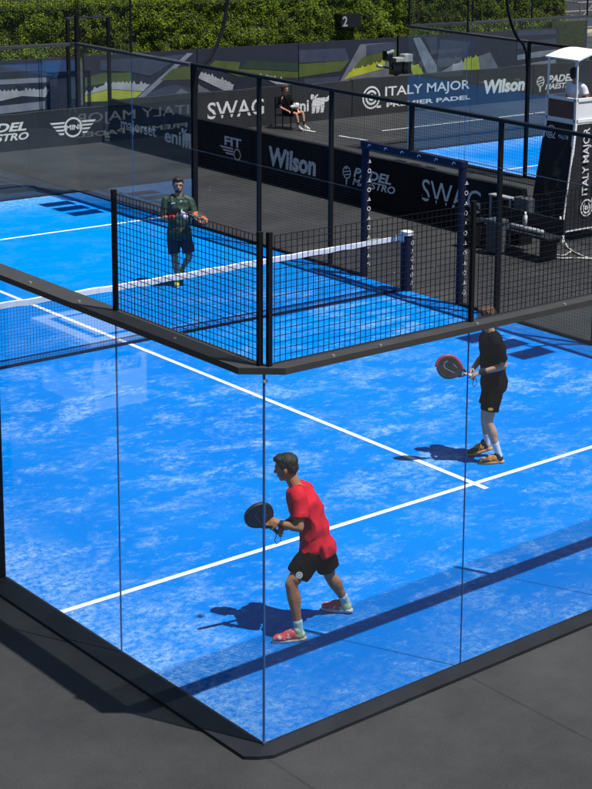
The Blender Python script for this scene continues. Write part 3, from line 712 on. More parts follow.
m = MB(); m.box(15.02,15.45,11.2,11.65,2.15,2.40); m.build('seat', 'black_cloth', ut, bevel=.03)
# cable from the tower on the ground
m = MB(); m.tube([(14.42,10.93,.5),(14.40,10.9,.3),(14.35,10.75,.08),(14.2,10.5,.02),(14.05,10.2,.02),(13.95,9.9,.02),(13.9,9.5,.02)], .017, 6)
m.tube([(14.0,9.6,.02),(13.8,9.85,.02),(13.55,10.0,.02),(13.4,10.25,.02),(13.5,10.35,.02),(13.75,10.15,.02),(13.95,10.2,.05)], .017, 6)
tag(m.build('power_cable', 'cable_white', smooth=True), 'white cable hanging from the umpire tower and looping on the matting', 'cable')

# ================================================================ PLAYERS BENCH AREA
r = empty('player_bench', (13.1,11.3,0), 'low black bench in the shade between the sponsor board and the fence', 'bench')
m = MB(); m.box(13.05,13.40,9.9,11.9,.40,.45); m.build('seat', 'black_cloth', r, bevel=.01)
m = MB(); m.box(13.44,13.48,9.9,11.6,.45,.72); m.build('backrest', 'black_cloth', r, bevel=.01)
for y in (10.1, 11.7):
    m = MB(); m.box(13.1,13.46,y-.03,y+.03,0,.40); m.build('leg', 'black_steel', r)
m = MB(); m.box(12.82,13.1,11.5,11.80,.04,.46); m.box(12.80,13.12,11.48,11.82,.46,.5)
tag(m.build('cooler_box', 'black_steel', bevel=.01, loc=(12.95,11.65,0)), 'dark cooler box with a lid in front of the bench, left of the grey one', 'cooler', 'cooler boxes by the bench')
m = MB(); m.box(12.80,13.04,10.88,11.16,.04,.56); m.box(12.78,13.06,10.86,11.18,.56,.62)
tag(m.build('cooler_box', 'cooler', bevel=.01, loc=(12.9,11.0,0)), 'blue grey cooler box standing in front of the bench', 'cooler', 'cooler boxes by the bench')
r = empty('side_table', (13.0,12.0,0), 'small folding table with a pale top against the black sponsor board', 'table')
m = MB(); m.box(13.50,13.66,11.22,11.85,.84,.87); m.build('table_top', 'plastic_grey', r)
for y in (11.3, 11.8): m = MB(); m.box(13.5,13.53,y-.02,y+.02,0,.84); m.build('leg', 'plastic_grey', r)
m = MB(); m.box(13.50,13.67,10.85,11.2,.50,.92); tag(m.build('crate', 'cooler', bevel=.01, loc=(13.58,11.0,.5)), 'grey crate on the bench end beside the pale table', 'crate')
m = MB(); m.box(13.45,13.66,10.7,11.22,.45,.5); m.build('shelf', 'black_cloth', bpy.data.objects['player_bench'])
m = MB(); m.tube([(13.35,10.75,.45),(13.35,10.75,.66),(13.35,10.75,.71),(13.35,10.75,.74)], [.04,.04,.018,.018], 10)
tag(m.build('water_bottle', 'white_paint', smooth=True, loc=(13.35,10.75,.45)), 'white water bottle standing on the dark bench', 'bottle')
m = MB(); m.tube([(13.15,10.9,.50),(13.18,10.15,.50)], .045, 10)
tag(m.build('rolled_towel', 'plastic_grey', smooth=True, loc=(13.16,10.5,.5)), 'rolled pale towel lying along the dark bench', 'towel')

# ================================================================ SCAFFOLD STAND AT THE TOP RIGHT
r = empty('scaffold', (34.2,29,0), 'pale metal scaffold tower rising beyond the end of the hedge', 'scaffold')
m = MB()
for x in (33.45, 36.4):
    for y in (28.6, 30.2): m.tube([(x,y,0),(x,y,4.5)], .03, 8)
m.build('uprights', 'galv', r)
m = MB()
for z in (1.35, 1.92, 2.38, 3.2):
    m.tube([(33.3,28.6,z),(36.5,28.6,z)], .028, 8); m.tube([(33.3,30.2,z),(36.5,30.2,z)], .028, 8); m.tube([(33.45,28.6,z),(33.45,30.2,z)], .028, 8)
m.build('rails', 'galv', r)
m = MB(); m.tube([(33.5,28.56,1.92),(35.2,28.56,3.2)], .022, 8); m.build('brace', 'galv', r)
m = MB(); m.box(33.6,36.3,28.7,30.1,1.25,1.3); m.build('deck', 'wood', r)
for k, (z0, x0) in enumerate(((.62, 33.7), (.80, 33.95), (.98, 33.8))):
    m = MB(); m.box(x0, x0+1.6, 28.0, 28.35, z0, z0+.12); m.box(x0+.02,x0+1.5,28.0,28.3,z0+.12,z0+.17)
    tag(m.build('timber_plank', 'wood', bevel=.01, loc=(x0+.8,28.1,z0)), ['lowest pale timber bundle behind the back boards at the scaffold foot', 'middle pale timber bundle at the scaffold foot', 'topmost pale timber bundle at the scaffold foot'][k], 'timber', 'timber bundles at the scaffold foot')
m = MB(); m.box(33.7,35.6,28.0,28.35,.0,.62); tag(m.build('dark_crate', 'board_grey', bevel=.01, loc=(34.6,28.1,0)), 'dark crate carrying the timber bundles at the scaffold foot', 'crate')
m = MB(); m.box(30.4,32.0,26.9,27.0,.0,2.0); tag(m.build('green_screen_panel', 'hedge_core', loc=(31.2,26.95,0)), 'dark green windbreak panel between the printed wall and the scaffold', 'windbreak')

# ================================================================ COUNTER (seen in the side glass)
r = empty('promo_counter', (-3.5,8.3,0), 'white promotion counter with a blue oval sign, reflected in the side glass wall', 'counter')
m = MB(); m.box(-3.86,-3.14,7.74,9.0,.0,.84); m.build('cabinet', 'white_paint', r)
m = MB(); m.box(-3.95,-3.05,7.66,9.1,.84,.90); m.build('counter_top', 'white_paint', r)
flat_part('inset', [[(-3.8,7.8),(-3.2,7.8),(-3.2,8.9),(-3.8,8.9)], ], 'navy_pad', r, (0,0,.90), (1,0,0), (0,1,0), t=.004)
flat_part('inset_panel', [[(-3.72,7.88),(-3.28,7.88),(-3.28,8.82),(-3.72,8.82)], ], 'white_paint', r, (0,0,.904), (1,0,0), (0,1,0), t=.004)
arc = [(-3.78+.56*i/12, .50+.10*math.sin(math.pi*i/12)+.09) for i in range(13)]
sg = flat_part('sign', [[(-3.78,.46)]+[(-3.22,.46)]+arc[::-1]], 'navy_pad', r, (0,7.738,0), X, Z, t=.004)
text_part('lettering', 'VALMOICRA', 'print_white', sg, (-3.76,7.734,.50), X, Z, .52, .13, t=.006, bold=.02)
flat_part('door_line', [[(-3.70,.16),(-3.26,.16),(-3.26,.175),(-3.70,.175)]], 'navy_pad', r, (0,7.738,0), X, Z, t=.003)
# ================================================================ PEOPLE
mat('skin', (.40, .20, .115), .55, .10, 12, spec=.3)
mat('skin_pale', (.56, .30, .19), .55, .10, 12, spec=.3)
mat('skin_tan', (.36, .165, .085), .55, .10, 12, spec=.3)
mat('hair_dark', (.012, .009, .008), .6, .3, 60, bump=.6, bscale=120)
mat('hair_brown', (.07, .035, .018), .6, .3, 60, bump=.6, bscale=120)
mat('shirt_red', (.58, .012, .03), .8, .15, 7, bump=.5, bscale=14, spec=.2)
mat('shirt_black', (.006, .006, .007), .9, .2, 7, spec=.08, bump=.35, bscale=18)
mat('shirt_white', (.70, .71, .74), .8, .06, 7, bump=.3, bscale=18)
mat('shorts_black', (.004, .004, .005), .9, .2, 7, spec=.08, bump=.35, bscale=18)
mat('shorts_navy', (.018, .022, .05), .75, .2, 7, bump=.35, bscale=18)
mat('sock_white', (.66, .66, .68), .8, .06, 20)
mat('sock_pale', (.40, .58, .62), .8, .1, 20)
mat('sock_dark', (.02, .02, .025), .8, .1, 20)
mat('shoe_yellow', (.62, .66, .30), .6, .3, 18)
mat('shoe_lime', (.42, .52, .02), .6, .3, 18)
def patch_mat(name, c1, c2, scale, cut=.5):
    m = mat(name, c1, .6); n = m.node_tree.nodes; l = m.node_tree.links
    rp = [x for x in n if x.type == 'VALTORGB'][0]; rp.color_ramp.interpolation = 'CONSTANT'; e = rp.color_ramp.elements
    e[0].position = 0; e[1].position = cut; e[0].color = c1+(1,); e[1].color = c2+(1,)
    [x for x in n if x.type == 'TEX_NOISE'][0].inputs['Scale'].default_value = scale
patch_mat('shoe_orange', (.04, .03, .02), (.60, .22, .03), 18, .47)
patch_mat('racket_orange', (.02, .03, .03), (.70, .12, .02), 9, .52)
patch_mat('shoe_red', (.70, .08, .09), (.72, .50, .50), 24, .56)
patch_mat('shirt_green', (.011, .030, .016), (.022, .054, .032), 30, .5)
mat('shoe_black', (.02, .02, .02), .6, .3, 18)
mat('sole_white', (.55, .52, .50), .6, .1)
mat('sole_orange', (.70, .30, .06), .6, .1)
mat('wristband_dark', (.012, .012, .016), .85, .2)
mat('wristband_red', (.40, .02, .02), .85, .2)
mat('racket_black', (.02, .02, .024), .45, .3, 9)
mat('racket_grid', (.05, .05, .055), .5, .2, 9)
mat('racket_grey', (.16, .17, .18), .4, .2, 9)
mat('racket_red', (.42, .02, .04), .4, .2)
mat('gold', (.55, .38, .05), .5, .1)
mat('eye_white', (.38, .36, .34), .3, .02)
mat('lip', (.22, .07, .06), .5, .1)
mat('towel_white', (.62, .62, .64), .9, .08)
def V(p): return Vector(p)
def uvsphere(mb, c, M, n=12, k=8):
    """ellipsoid: M columns are the half axes"""
    vs = [V(c)+M@Vector((0,0,1))]
    for j in range(1, k):
        th = math.pi*j/k
        for i in range(n):
            ph = 2*math.pi*i/n; vs.append(V(c)+M@Vector((math.sin(th)*math.cos(ph), math.sin(th)*math.sin(ph), math.cos(th))))
    vs.append(V(c)-M@Vector((0,0,1))); fs = [(0,1+i,1+(i+1)%n) for i in range(n)]
    for j in range(k-2):
        fs += [(1+j*n+i, 1+(j+1)*n+i, 1+(j+1)*n+(i+1)%n, 1+j*n+(i+1)%n) for i in range(n)]
    L = len(vs)-1; b = 1+(k-2)*n; fs += [(L, b+(i+1)%n, b+i) for i in range(n)]
    mb.add(vs, fs)
class Blob:
    """overlapping shapes fused into one continuous surface"""
    def __init__(s): s.mb = MB()
    def ball(s, c, r): uvsphere(s.mb, c, Matrix.Diagonal((r,r,r))); return s
    def ell(s, c, a, b, d): # three half axis vectors
        M = Matrix((a, b, d)).transposed(); uvsphere(s.mb, c, M, 16, 12); return s
    def cap(s, p, r, q, t):
        s.mb.tube([V(p), V(q)], [r, t], 14); s.ball(p, r); s.ball(q, t); return s
    def chain(s, pts):
        for (p, r), (q, t) in zip(pts[:-1], pts[1:]): s.cap(p, r, q, t)
        return s
    def loft(s, rings, n=24):
        """rings: (centre, side half axis, front half axis)"""
        vs = []; fs = []
        for c, a, b in rings: vs += [V(c)+V(a)*math.cos(2*math.pi*i/n)+V(b)*math.sin(2*math.pi*i/n) for i in range(n)]
        for j in range(len(rings)-1): fs += [(j*n+i, j*n+(i+1)%n, (j+1)*n+(i+1)%n, (j+1)*n+i) for i in range(n)]
        fs += [tuple(range(n))[::-1], tuple((len(rings)-1)*n+i for i in range(n))]
        s.mb.add(vs, fs); return s
    def build(s, name, m, parent, vox=.008, smooth=6, wrinkle=0.0, wscale=9.0, seed=0):
        me = bpy.data.meshes.new(name); me.from_pydata([tuple(v) for v in s.mb.v], [], s.mb.f)
        bm = bmesh.new(); bm.from_mesh(me); bmesh.ops.recalc_face_normals(bm, faces=bm.faces); bm.to_mesh(me); bm.free()
        t = bpy.data.objects.new('tmp', me); COL.objects.link(t)
        r = t.modifiers.new('r', 'REMESH'); r.mode = 'VOXEL'; r.voxel_size = vox; r.adaptivity = 0
        if smooth:
            k = t.modifiers.new('s', 'SMOOTH'); k.factor = .5; k.iterations = smooth
        dg = bpy.context.evaluated_depsgraph_get(); dg.update()
        m2 = bpy.data.meshes.new_from_object(t.evaluated_get(dg)); bpy.data.objects.remove(t); bpy.data.meshes.remove(me)
        org = parent_loc(parent)
        if wrinkle:
            nr = [v.normal.copy() for v in m2.vertices]
            for v, nn in zip(m2.vertices, nr):
                p = v.co*wscale+Vector((seed*3.1,0,0)); a = noise.noise((p.x, p.y, p.z*.55))
                v.co += nn*wrinkle*(1-2.6*abs(a))
        m2.transform(Matrix.Translation(-org)); m2.materials.clear(); m2.materials.append(MATS[m])
        m2.polygons.foreach_set('use_smooth', [True]*len(m2.polygons)); m2.name = name
        o = bpy.data.objects.new(name, m2); COL.objects.link(o); o.parent = parent; return o
def lerpv(a, b, t): return V(a)*(1-t)+V(b)*t
def hand(B, wrist, tip_dir, palm_n, thumb_side, curl=1.0, size=1.0):
    """palm, four bent fingers of unequal length and a thumb from the side of the palm"""
    d = V(tip_dir).normalized(); n = V(palm_n); n = (n-d*n.dot(d)).normalized(); s = d.cross(n)*thumb_side
    w = V(wrist); c = w+d*.045*size
    B.ell(c, d*.048*size, s*.040*size, n*.017*size); B.cap(w, .024*size, c, .022*size)
    L = [.070, .080, .074, .058]
    for i in range(4):
        off = (1.5-i)*.0235*size; b = w+d*.082*size+s*off*.95; b1 = b+(d*math.cos(.5*curl)+n*math.sin(.5*curl)+s*(1.5-i)*.06).normalized()*L[i]*.48*size
        b2 = b1+(d*math.cos(1.3*curl)+n*math.sin(1.3*curl)).normalized()*L[i]*.32*size; b3 = b2+(d*math.cos(2.0*curl)+n*math.sin(2.0*curl)).normalized()*L[i]*.24*size
        B.chain([(b-d*.02*size,.0095*size),(b1,.009*size),(b2,.0085*size),(b3,.0075*size)])
    t0 = w+d*.025*size+s*.028*size; t1 = t0+(d*.6+s*.75+n*.35).normalized()*.036*size; t2 = t1+(d*.8+s*.15+n*.6).normalized()*.03*size
    B.chain([(t0,.013*size),(t1,.0105*size),(t2,.009*size)])
def person(loc, label, J, face, skin='skin', hair='hair_dark', hair_long=0.0, shirt='shirt_red', shorts='shorts_black', sock='sock_white', shoe='shoe_red', heel='shoe_yellow',
           sole='sole_white', fwd=(0,1,0), sc=1.0, cat='person', sleeve=.62, hem=.0, beard=False, hands=None, short_t=.72, group=None, sock_h=.25):
    """joints in world coordinates; side A is one arm and leg, side B the other"""
    root = empty('person', loc, label, cat, group); J = {k: V(v) for k, v in J.items()}; F = V(fwd).normalized()
    sv = (J['shB']-J['shA']).normalized(); hv = (J['hipB']-J['hipA']).normalized(); spine = (J['neck']-J['pelvis']).normalized()
    f1 = spine.cross(sv); f1 = f1 if f1.dot(F) > 0 else -f1; f0 = spine.cross(hv); f0 = f0 if f0.dot(F) > 0 else -f0
    f1.normalize(); f0.normalize(); pel, wai, che, nck = J['pelvis'], J['waist'], J['chest'], J['neck']
    B = Blob()
    def torso(B, g, top=True, low=-.10):
        r = [(pel+spine*low*sc, hv*(.156*sc+g*1.5), f0*(.105*sc+g*1.6)), (pel, hv*(.160*sc+g*1.6), f0*(.115*sc+g*1.8)), (lerpv(pel,wai,.55), (hv+sv).normalized()*(.142*sc+g), f0*(.105*sc+g)),
             (wai, (hv+sv).normalized()*(.138*sc+g*1.3), f0*(.100*sc+g*1.5)), (lerpv(wai,che,.6), sv*(.155*sc+g), f1*(.110*sc+g)), (che, sv*(.172*sc+g), f1*(.118*sc+g)),
             (lerpv(che,nck,.55), sv*(.165*sc+g), f1*(.100*sc+g)), (lerpv(che,nck,.83), sv*(.105*sc+g), f1*(.072*sc+g)), (lerpv(che,nck,.95), sv*(.062*sc+g*.6), f1*(.058*sc+g*.6))]
        B.loft(r if top else r[:6])
    torso(B, 0)
    for s in 'AB':
        sh, el, wr = J['sh'+s], J['el'+s], J['wr'+s]
        B.chain([(lerpv(sh,nck,.35),.055*sc),(sh,.056*sc),(lerpv(sh,el,.45),.048*sc),(el,.037*sc),(lerpv(el,wr,.3),.040*sc),(wr,.025*sc)])
        hp, kn, an = J['hip'+s], J['kn'+s], J['an'+s]
        B.chain([(hp,.090*sc),(lerpv(hp,kn,.5),.076*sc),(kn,.053*sc),(lerpv(kn,an,.3),.055*sc),(lerpv(kn,an,.7),.040*sc),(an,.033*sc)])
        back = -F; cm = lerpv(kn,an,.30)+back*.012; ax = (an-kn).normalized(); b2 = (back-ax*back.dot(ax)).normalized(); B.ell(cm, ax*.12*sc, b2*.052*sc, ax.cross(b2)*.050*sc)
        B.chain([(an,.036*sc),(lerpv(J['heel'+s],J['toe'+s],.3)+Vector((0,0,.03)),.036*sc),(lerpv(J['heel'+s],J['toe'+s],.7)+Vector((0,0,.02)),.03*sc)])
    H = J['head']; U_ = (H-nck).normalized(); U_ = (U_+Vector((0,0,1))*1.2).normalized(); Fd = V(face); Fd = (Fd-U_*Fd.dot(U_)).normalized(); Sd = Fd.cross(U_)
    hs = sc if sc > .8 else sc*1.12
    P = lambda a, b, c: H+Sd*a*hs+Fd*b*hs+U_*c*hs
    B.chain([(lerpv(che,nck,.75),.062*sc),(nck,.056*sc),(H-U_*.04*hs-Fd*.012*hs,.055*hs)])
    B.ell(P(0,-.008,.030), Sd*.076*hs, Fd*.094*hs, U_*.088*hs)
    B.ell(P(0,.022,-.035), Sd*.060*hs, Fd*.066*hs, U_*.078*hs); B.ell(P(0,.052,-.088), Sd*.032*hs, Fd*.030*hs, U_*.022*hs)
    B.chain([(P(0,.080,.012),.010*hs),(P(0,.104,-.022),.013*hs)]); B.ell(P(0,.082,-.030), Sd*.017*hs, Fd*.018*hs, U_*.011*hs)
    B.chain([(P(-.045,.070,.028),.013*hs),(P(0,.082,.030),.013*hs),(P(.045,.070,.028),.013*hs)])
    B.ell(P(0,.080,-.060), Sd*.024*hs, Fd*.012*hs, U_*.011*hs)
    for sg in (-1, 1): B.ell(P(sg*.078,-.008,-.008), Sd*.010*hs, Fd*.018*hs, U_*.031*hs)
    hands = hands or {}
    for s in 'AB':
        d = J['ha'+s]-J['wr'+s]; o = hands.get(s, {}); hand(B, J['wr'+s], o.get('dir', d), o.get('n', -F), o.get('thumb', 1), o.get('curl', .9), sc)
    body = B.build('body', skin, root, .0062, 5)
    for sg in (-1, 1):
        e = Blob(); e.ell(P(sg*.030,.074,.008), Sd*.011*hs, Fd*.009*hs, U_*.0055*hs); e.build('eye', 'eye_white', root, .003, 1)
        e = Blob(); e.ell(P(sg*.030,.081,.008), Sd*.006*hs, Fd*.004*hs, U_*.006*hs); e.build('iris', 'lens_black', root, .002, 0)
        e = Blob(); e.chain([(P(sg*.014,.090,.026),.003*hs),(P(sg*.034,.083,.034),.0032*hs),(P(sg*.050,.068,.026),.0022*hs)]); e.build('eyebrow', hair, root, .003, 1)
    e = Blob(); e.ell(P(0,.089,-.058), Sd*.023*hs, Fd*.006*hs, U_*.006*hs); e.build('mouth', 'lip', root, .003, 1)
    h = Blob(); h.ell(P(0,-.022,.050), Sd*.082*hs, Fd*.094*hs, U_*.080*hs); h.ell(P(0,.030,.092), Sd*.066*hs, Fd*.062*hs, U_*.034*hs)
    h.ell(P(0,-.060,-.005-hair_long*.5), Sd*.070*hs, Fd*.046*hs, U_*(.055+hair_long)*hs)
    for sg in (-1, 1): h.ell(P(sg*.068,-.005,.025), Sd*.013*hs, Fd*.030*hs, U_*(.030+hair_long*.6)*hs)
    h.build('hair', hair, root, .0065, 3, wrinkle=.006, wscale=38)
    if beard:
        h = Blob(); h.ell(P(0,.040,-.082), Sd*.050*hs, Fd*.056*hs, U_*.030*hs)
        for sg in (-1, 1): h.ell(P(sg*.056,.02,-.035), Sd*.010*hs, Fd*.022*hs, U_*.035*hs)
        h.build('beard', hair, root, .0065, 2, wrinkle=.003, wscale=40)
    # shirt
    c = Blob(); torso(c, .021*sc, True, -.05-hem)
    for s in 'AB':
        sh, el = J['sh'+s], J['el'+s]; ax = (el-sh).normalized(); q = ax.cross(F).normalized(); w = ax.cross(q)
        c.chain([(lerpv(sh,nck,.45),.062*sc),(sh,.066*sc)]); e_ = lerpv(sh,el,sleeve)
        c.loft([(sh, q*.066*sc, w*.066*sc), (lerpv(sh,e_,.6), q*.064*sc, w*.066*sc), (e_, q*.066*sc, w*.070*sc)], 18)
    c.build('shirt', shirt, root, .0075, 4, wrinkle=.013, wscale=8.5, seed=len(label))
    # shorts
    c = Blob(); c.loft([(pel+spine*.06*sc, hv*.165*sc, f0*.118*sc), (pel, hv*.178*sc, f0*.132*sc), (pel-spine*.09*sc, hv*.180*sc, f0*.130*sc)])
    for s in 'AB':
        hp, kn = J['hip'+s], J['kn'+s]; ax = (kn-hp).normalized(); q = ax.cross(F).normalized(); w = ax.cross(q)
        c.loft([(hp-ax*.03, q*.098*sc, w*.108*sc), (lerpv(hp,kn,.4), q*.098*sc, w*.106*sc), (lerpv(hp,kn,short_t), q*.092*sc, w*.100*sc)], 20)
    sh_o = c.build('shorts', shorts, root, .0075, 3, wrinkle=.010, wscale=8, seed=3)
    for s in 'AB':
        kn, an, he, to = J['kn'+s], J['an'+s], J['heel'+s], J['toe'+s]
        ax = (kn-an).normalized(); c = Blob(); c.chain([(an-ax*.03,.036*sc),(an+ax*.03*sc,.038*sc),(an+(kn-an)*sock_h,.044*sc)]); c.build('sock', sock, root, .006, 2)
        fd = (to-he); fd.z = 0; Lf = fd.length; fd.normalize(); sd = Vector((-fd.y, fd.x, 0)); g = min(he.z, to.z); hz = Vector((0,0,he.z-.0)); tz = Vector((0,0,to.z))
        hb = Vector((he.x,he.y,he.z)); tb = Vector((to.x,to.y,to.z)); full = .285*sc; mid = (hb+tb)/2; axd = (tb-hb).normalized(); hb = an.copy(); hb.z = max(.012, an.z-.105*sc)+max(0, (he.z-to.z))*.5; hb -= axd*.055*sc; tb = hb+axd*full; tb.z = max(.012, tb.z)
        axd = (tb-hb).normalized(); upv = sd.cross(axd); upv = upv if upv.z > 0 else -upv
        c = Blob(); c.ell(hb+axd*.19*sc+upv*.035, axd*.095*sc, sd*.044*sc, upv*.036*sc); c.ell(hb+axd*.12*sc+upv*.05, axd*.09*sc, sd*.040*sc, upv*.050*sc)
        so_ = c.build('shoe', shoe, root, .006, 3)
        c = Blob(); c.ell(hb+axd*.055*sc+upv*.048, axd*.055*sc, sd*.040*sc, upv*.052*sc); c.cap(hb+axd*.055*sc+upv*.07,.040*sc,hb+axd*.065*sc+upv*.095,.040*sc); c.build('heel_counter', heel, so_, .006, 2)
        c = Blob(); c.loft([(hb+axd*.03*sc+upv*z_, sd*w_*sc, axd*.045*sc) for z_, w_ in ((-.010,.036),(.016,.040))], 18)
        c.loft([(hb+axd*.145*sc+upv*z_, sd*w_*sc, axd*.142*sc) for z_, w_ in ((-.010,.040),(.018,.045))], 26); c.build('sole', sole, so_, .006, 1)
        k = MB()
        for j in range(4): a = hb+axd*(.135+.024*j)*sc+upv*(.092-.011*j); k.tube([a-sd*.022, a+upv*.004, a+sd*.022], .004, 5)
        k.build('laces', 'sole_white', so_)
    return root, J, F, sv, f1
def band(root, a, b, t0, t1, r, m, name='wristband'):
    c = Blob(); p, q = lerpv(a,b,t0), lerpv(a,b,t1); ax = (q-p).normalized(); u = ax.orthogonal().normalized(); w = ax.cross(u)
    c.loft([(p,u*r,w*r),(lerpv(p,q,.5),u*(r+.002),w*(r+.002)),(q,u*r,w*r)],16); c.build(name, m, root, .005, 1)
def racket(label, centre, butt, nrm, face_m, rim_m, logo=True, stripe=1):
    """teardrop padel racket: pierced face, thick rim, open throat, wrapped grip"""
    C, Bt = V(centre), V(butt); ax = (C-Bt).normalized(); n = V(nrm); n = (n-ax*n.dot(ax)).normalized(); s = ax.cross(n)
    root = empty('padel_racket', Bt, label, 'racket', 'padel rackets')
    P = lambda a, b, z: C+s*a+ax*b+n*z
    def out(t, k=1.0):  # teardrop outline
        x = math.sin(t); y = math.cos(t); w = .128*(1-.30*max(0,-y)**1.5); return (x*w*k, (y*.135 if y > 0 else y*.165)*k)
    NN = 40; rim = MB(); vs = []; fs = []
    prof = [(1.0,-.016),(1.02,0),(1.0,.016),(.90,.019),(.90,-.019)]
    for i in range(NN):
        t = 2*math.pi*i/NN
        for k, z in prof: a, b = out(t, k); vs.append(P(a,b,z))
    fs = [(i*5+j, i*5+(j+1)%5, ((i+1)%NN)*5+(j+1)%5, ((i+1)%NN)*5+j) for i in range(NN) for j in range(5)]
    rim.add(vs, fs); rim.build('rim', 'racket_black' if rim_m == 'racket_red' else rim_m, root, smooth=False)
    if rim_m == 'racket_red':
        st = MB(); st.tube([P(*out(2*math.pi*i/NN*stripe, 1.015), 0) for i in range(-2, 19)], .0185, 8); st.build('rim_stripe', 'racket_red', root, smooth=True); rim_m = 'racket_black'
    fm = MB(); top = [P(*out(2*math.pi*i/NN, .91), .0175) for i in range(NN)]; bot = [P(*out(2*math.pi*i/NN, .91), -.0175) for i in range(NN)]
    fm.add(top+bot, [tuple(range(NN)), tuple(range(NN, 2*NN))[::-1]]); f = fm.build('hitting_face', face_m, root)
    hm = MB()
    for i in range(-4, 5):
        for j in range(-4, 4):
            a, b = i*.021, j*.021+.01
            if (a/.095)**2+(b/.10)**2 < 1:
                for z in (.0182, -.0182): hm.add([P(a+.0055*math.cos(q*math.pi/3), b+.0055*math.sin(q*math.pi/3), z) for q in range(6)], [tuple(range(6))])
    hm.build('holes', 'lens_black', f)
    if logo:
        lm = MB()
        for z in (.019, -.019):
            for q in ring2(.02, .02, .05, .012, 10, 20, 200): lm.add([P(a,b,z) for a, b in q], [(0,1,2,3)])
            lm.add([P(-.03,.02,z),P(-.018,.02,z),P(-.03,-.08,z),P(-.04,-.08,z)], [(0,1,2,3)]); lm.add([P(.05,-.03,z),P(.06,-.03,z),P(.03,-.09,z),P(.022,-.09,z)], [(0,1,2,3)])
        lm.build('logo', 'racket_grey', f)
    th = MB()
    for sg in (-1, 1): th.tube([P(sg*.055,-.135,0),P(sg*.032,-.175,0),P(sg*.010,-.205,0)], [.017,.016,.014], 8)
    th.build('throat', rim_m, root, smooth=True)
    g = MB(); g.tube([P(0,-.185,0),P(0,-.20,0),P(0,-.31,0),P(0,-.318,0)], [.015,.017,.0175,.021], 12); gr = g.build('grip', 'sole_white' if logo == 'w' else 'racket_black', root, smooth=True)
    l = MB(); e = P(0,-.318,0); l.tube([e, e+Vector((.03,0,-.05)), e+Vector((.05,.02,-.10)), e+Vector((.01,.03,-.12)), e+Vector((-.02,.01,-.07)), e], .004, 5); l.build('wrist_loop', 'racket_black', root)
    return root

# ---- red shirt player, crouching slightly, back and left side to us
JR = dict(head=(1.372,1.575,1.455), neck=(1.425,1.515,1.300), chest=(1.495,1.46,1.115), waist=(1.545,1.405,.905), pelvis=(1.565,1.39,.735),
  shA=(1.355,1.365,1.255), elA=(1.300,1.285,1.015), wrA=(1.205,1.435,1.030), haA=(1.150,1.515,1.046), shB=(1.605,1.605,1.185), elB=(1.56,1.65,.96), wrB=(1.375,1.60,.905), haB=(1.300,1.575,.90),
  hipA=(1.49,1.345,.715), knA=(1.248,1.331,.505), anA=(1.274,1.25,.105), toeA=(1.13,1.33,.015), heelA=(1.33,1.215,.02),
  hipB=(1.645,1.435,.70), knB=(1.765,1.46,.40), anB=(1.925,1.425,.115), toeB=(1.84,1.56,.015), heelB=(1.97,1.36,.04))
root, J, F, sv, f1 = person((1.56,1.39,0), 'padel player in a red shirt and black shorts, knees bent, back turned', JR, (-.62,.72,-.25), skin='skin_tan', hair='hair_dark',
  shirt='shirt_red', shorts='shorts_black', sock='sock_pale', shoe='shoe_red', heel='shoe_yellow', fwd=(-.75,.60,0), sleeve=.68, hem=.04,
  hands={'A': dict(n=(.3,.5,-.4), thumb=1, curl=.7), 'B': dict(n=(-.3,-.8,0), thumb=1, curl=1.2)}, group='players', sock_h=.17)
band(root, J['elB'], J['wrB'], .62, .98, .040, 'wristband_dark'); band(root, J['elA'], J['wrA'], .80, 1.0, .034, 'wristband_dark')
def on_cloth(root, cloth, near, polys, m, name='badge'):
    """flat mark laid on the nearest spot of a garment"""
    o = [c for c in COL.objects if c.parent == root and c.name.split('.')[0] == cloth][0]
    bpy.context.view_layer.update(); ok, p, n, i = o.closest_point_on_mesh(V(near)-root.location)
    p = p+root.location; ud = Vector((0,0,1)).cross(n).normalized(); vd = n.cross(ud)
    flat_part(name, polys, m, root, p, ud, vd, t=.006)
on_cloth(root, 'shirt', (1.445,1.415,1.40), [[(-.018,-.028),(.008,-.028),(.022,.028),(-.004,.032)]], 'gold')
hp = lerpv(J['hipA'], J['knA'], .60); dn = Vector((-.62,-.75,.15)).normalized()
flat_part('badge', ring2(0,0,.030,.012,14)+[[(-.012,-.012),(.012,-.012),(.012,.012),(-.012,.012)]], 'print_white', root, hp+dn*.112, Vector((.77,-.63,0)), dn.cross(Vector((.77,-.63,0))), t=.003)
racket('black padel racket held low in both hands by the red shirt player', (1.060,1.535,1.115), (1.325,1.58,.845), (-.62,-.55,.35), 'racket_grid', 'racket_black')
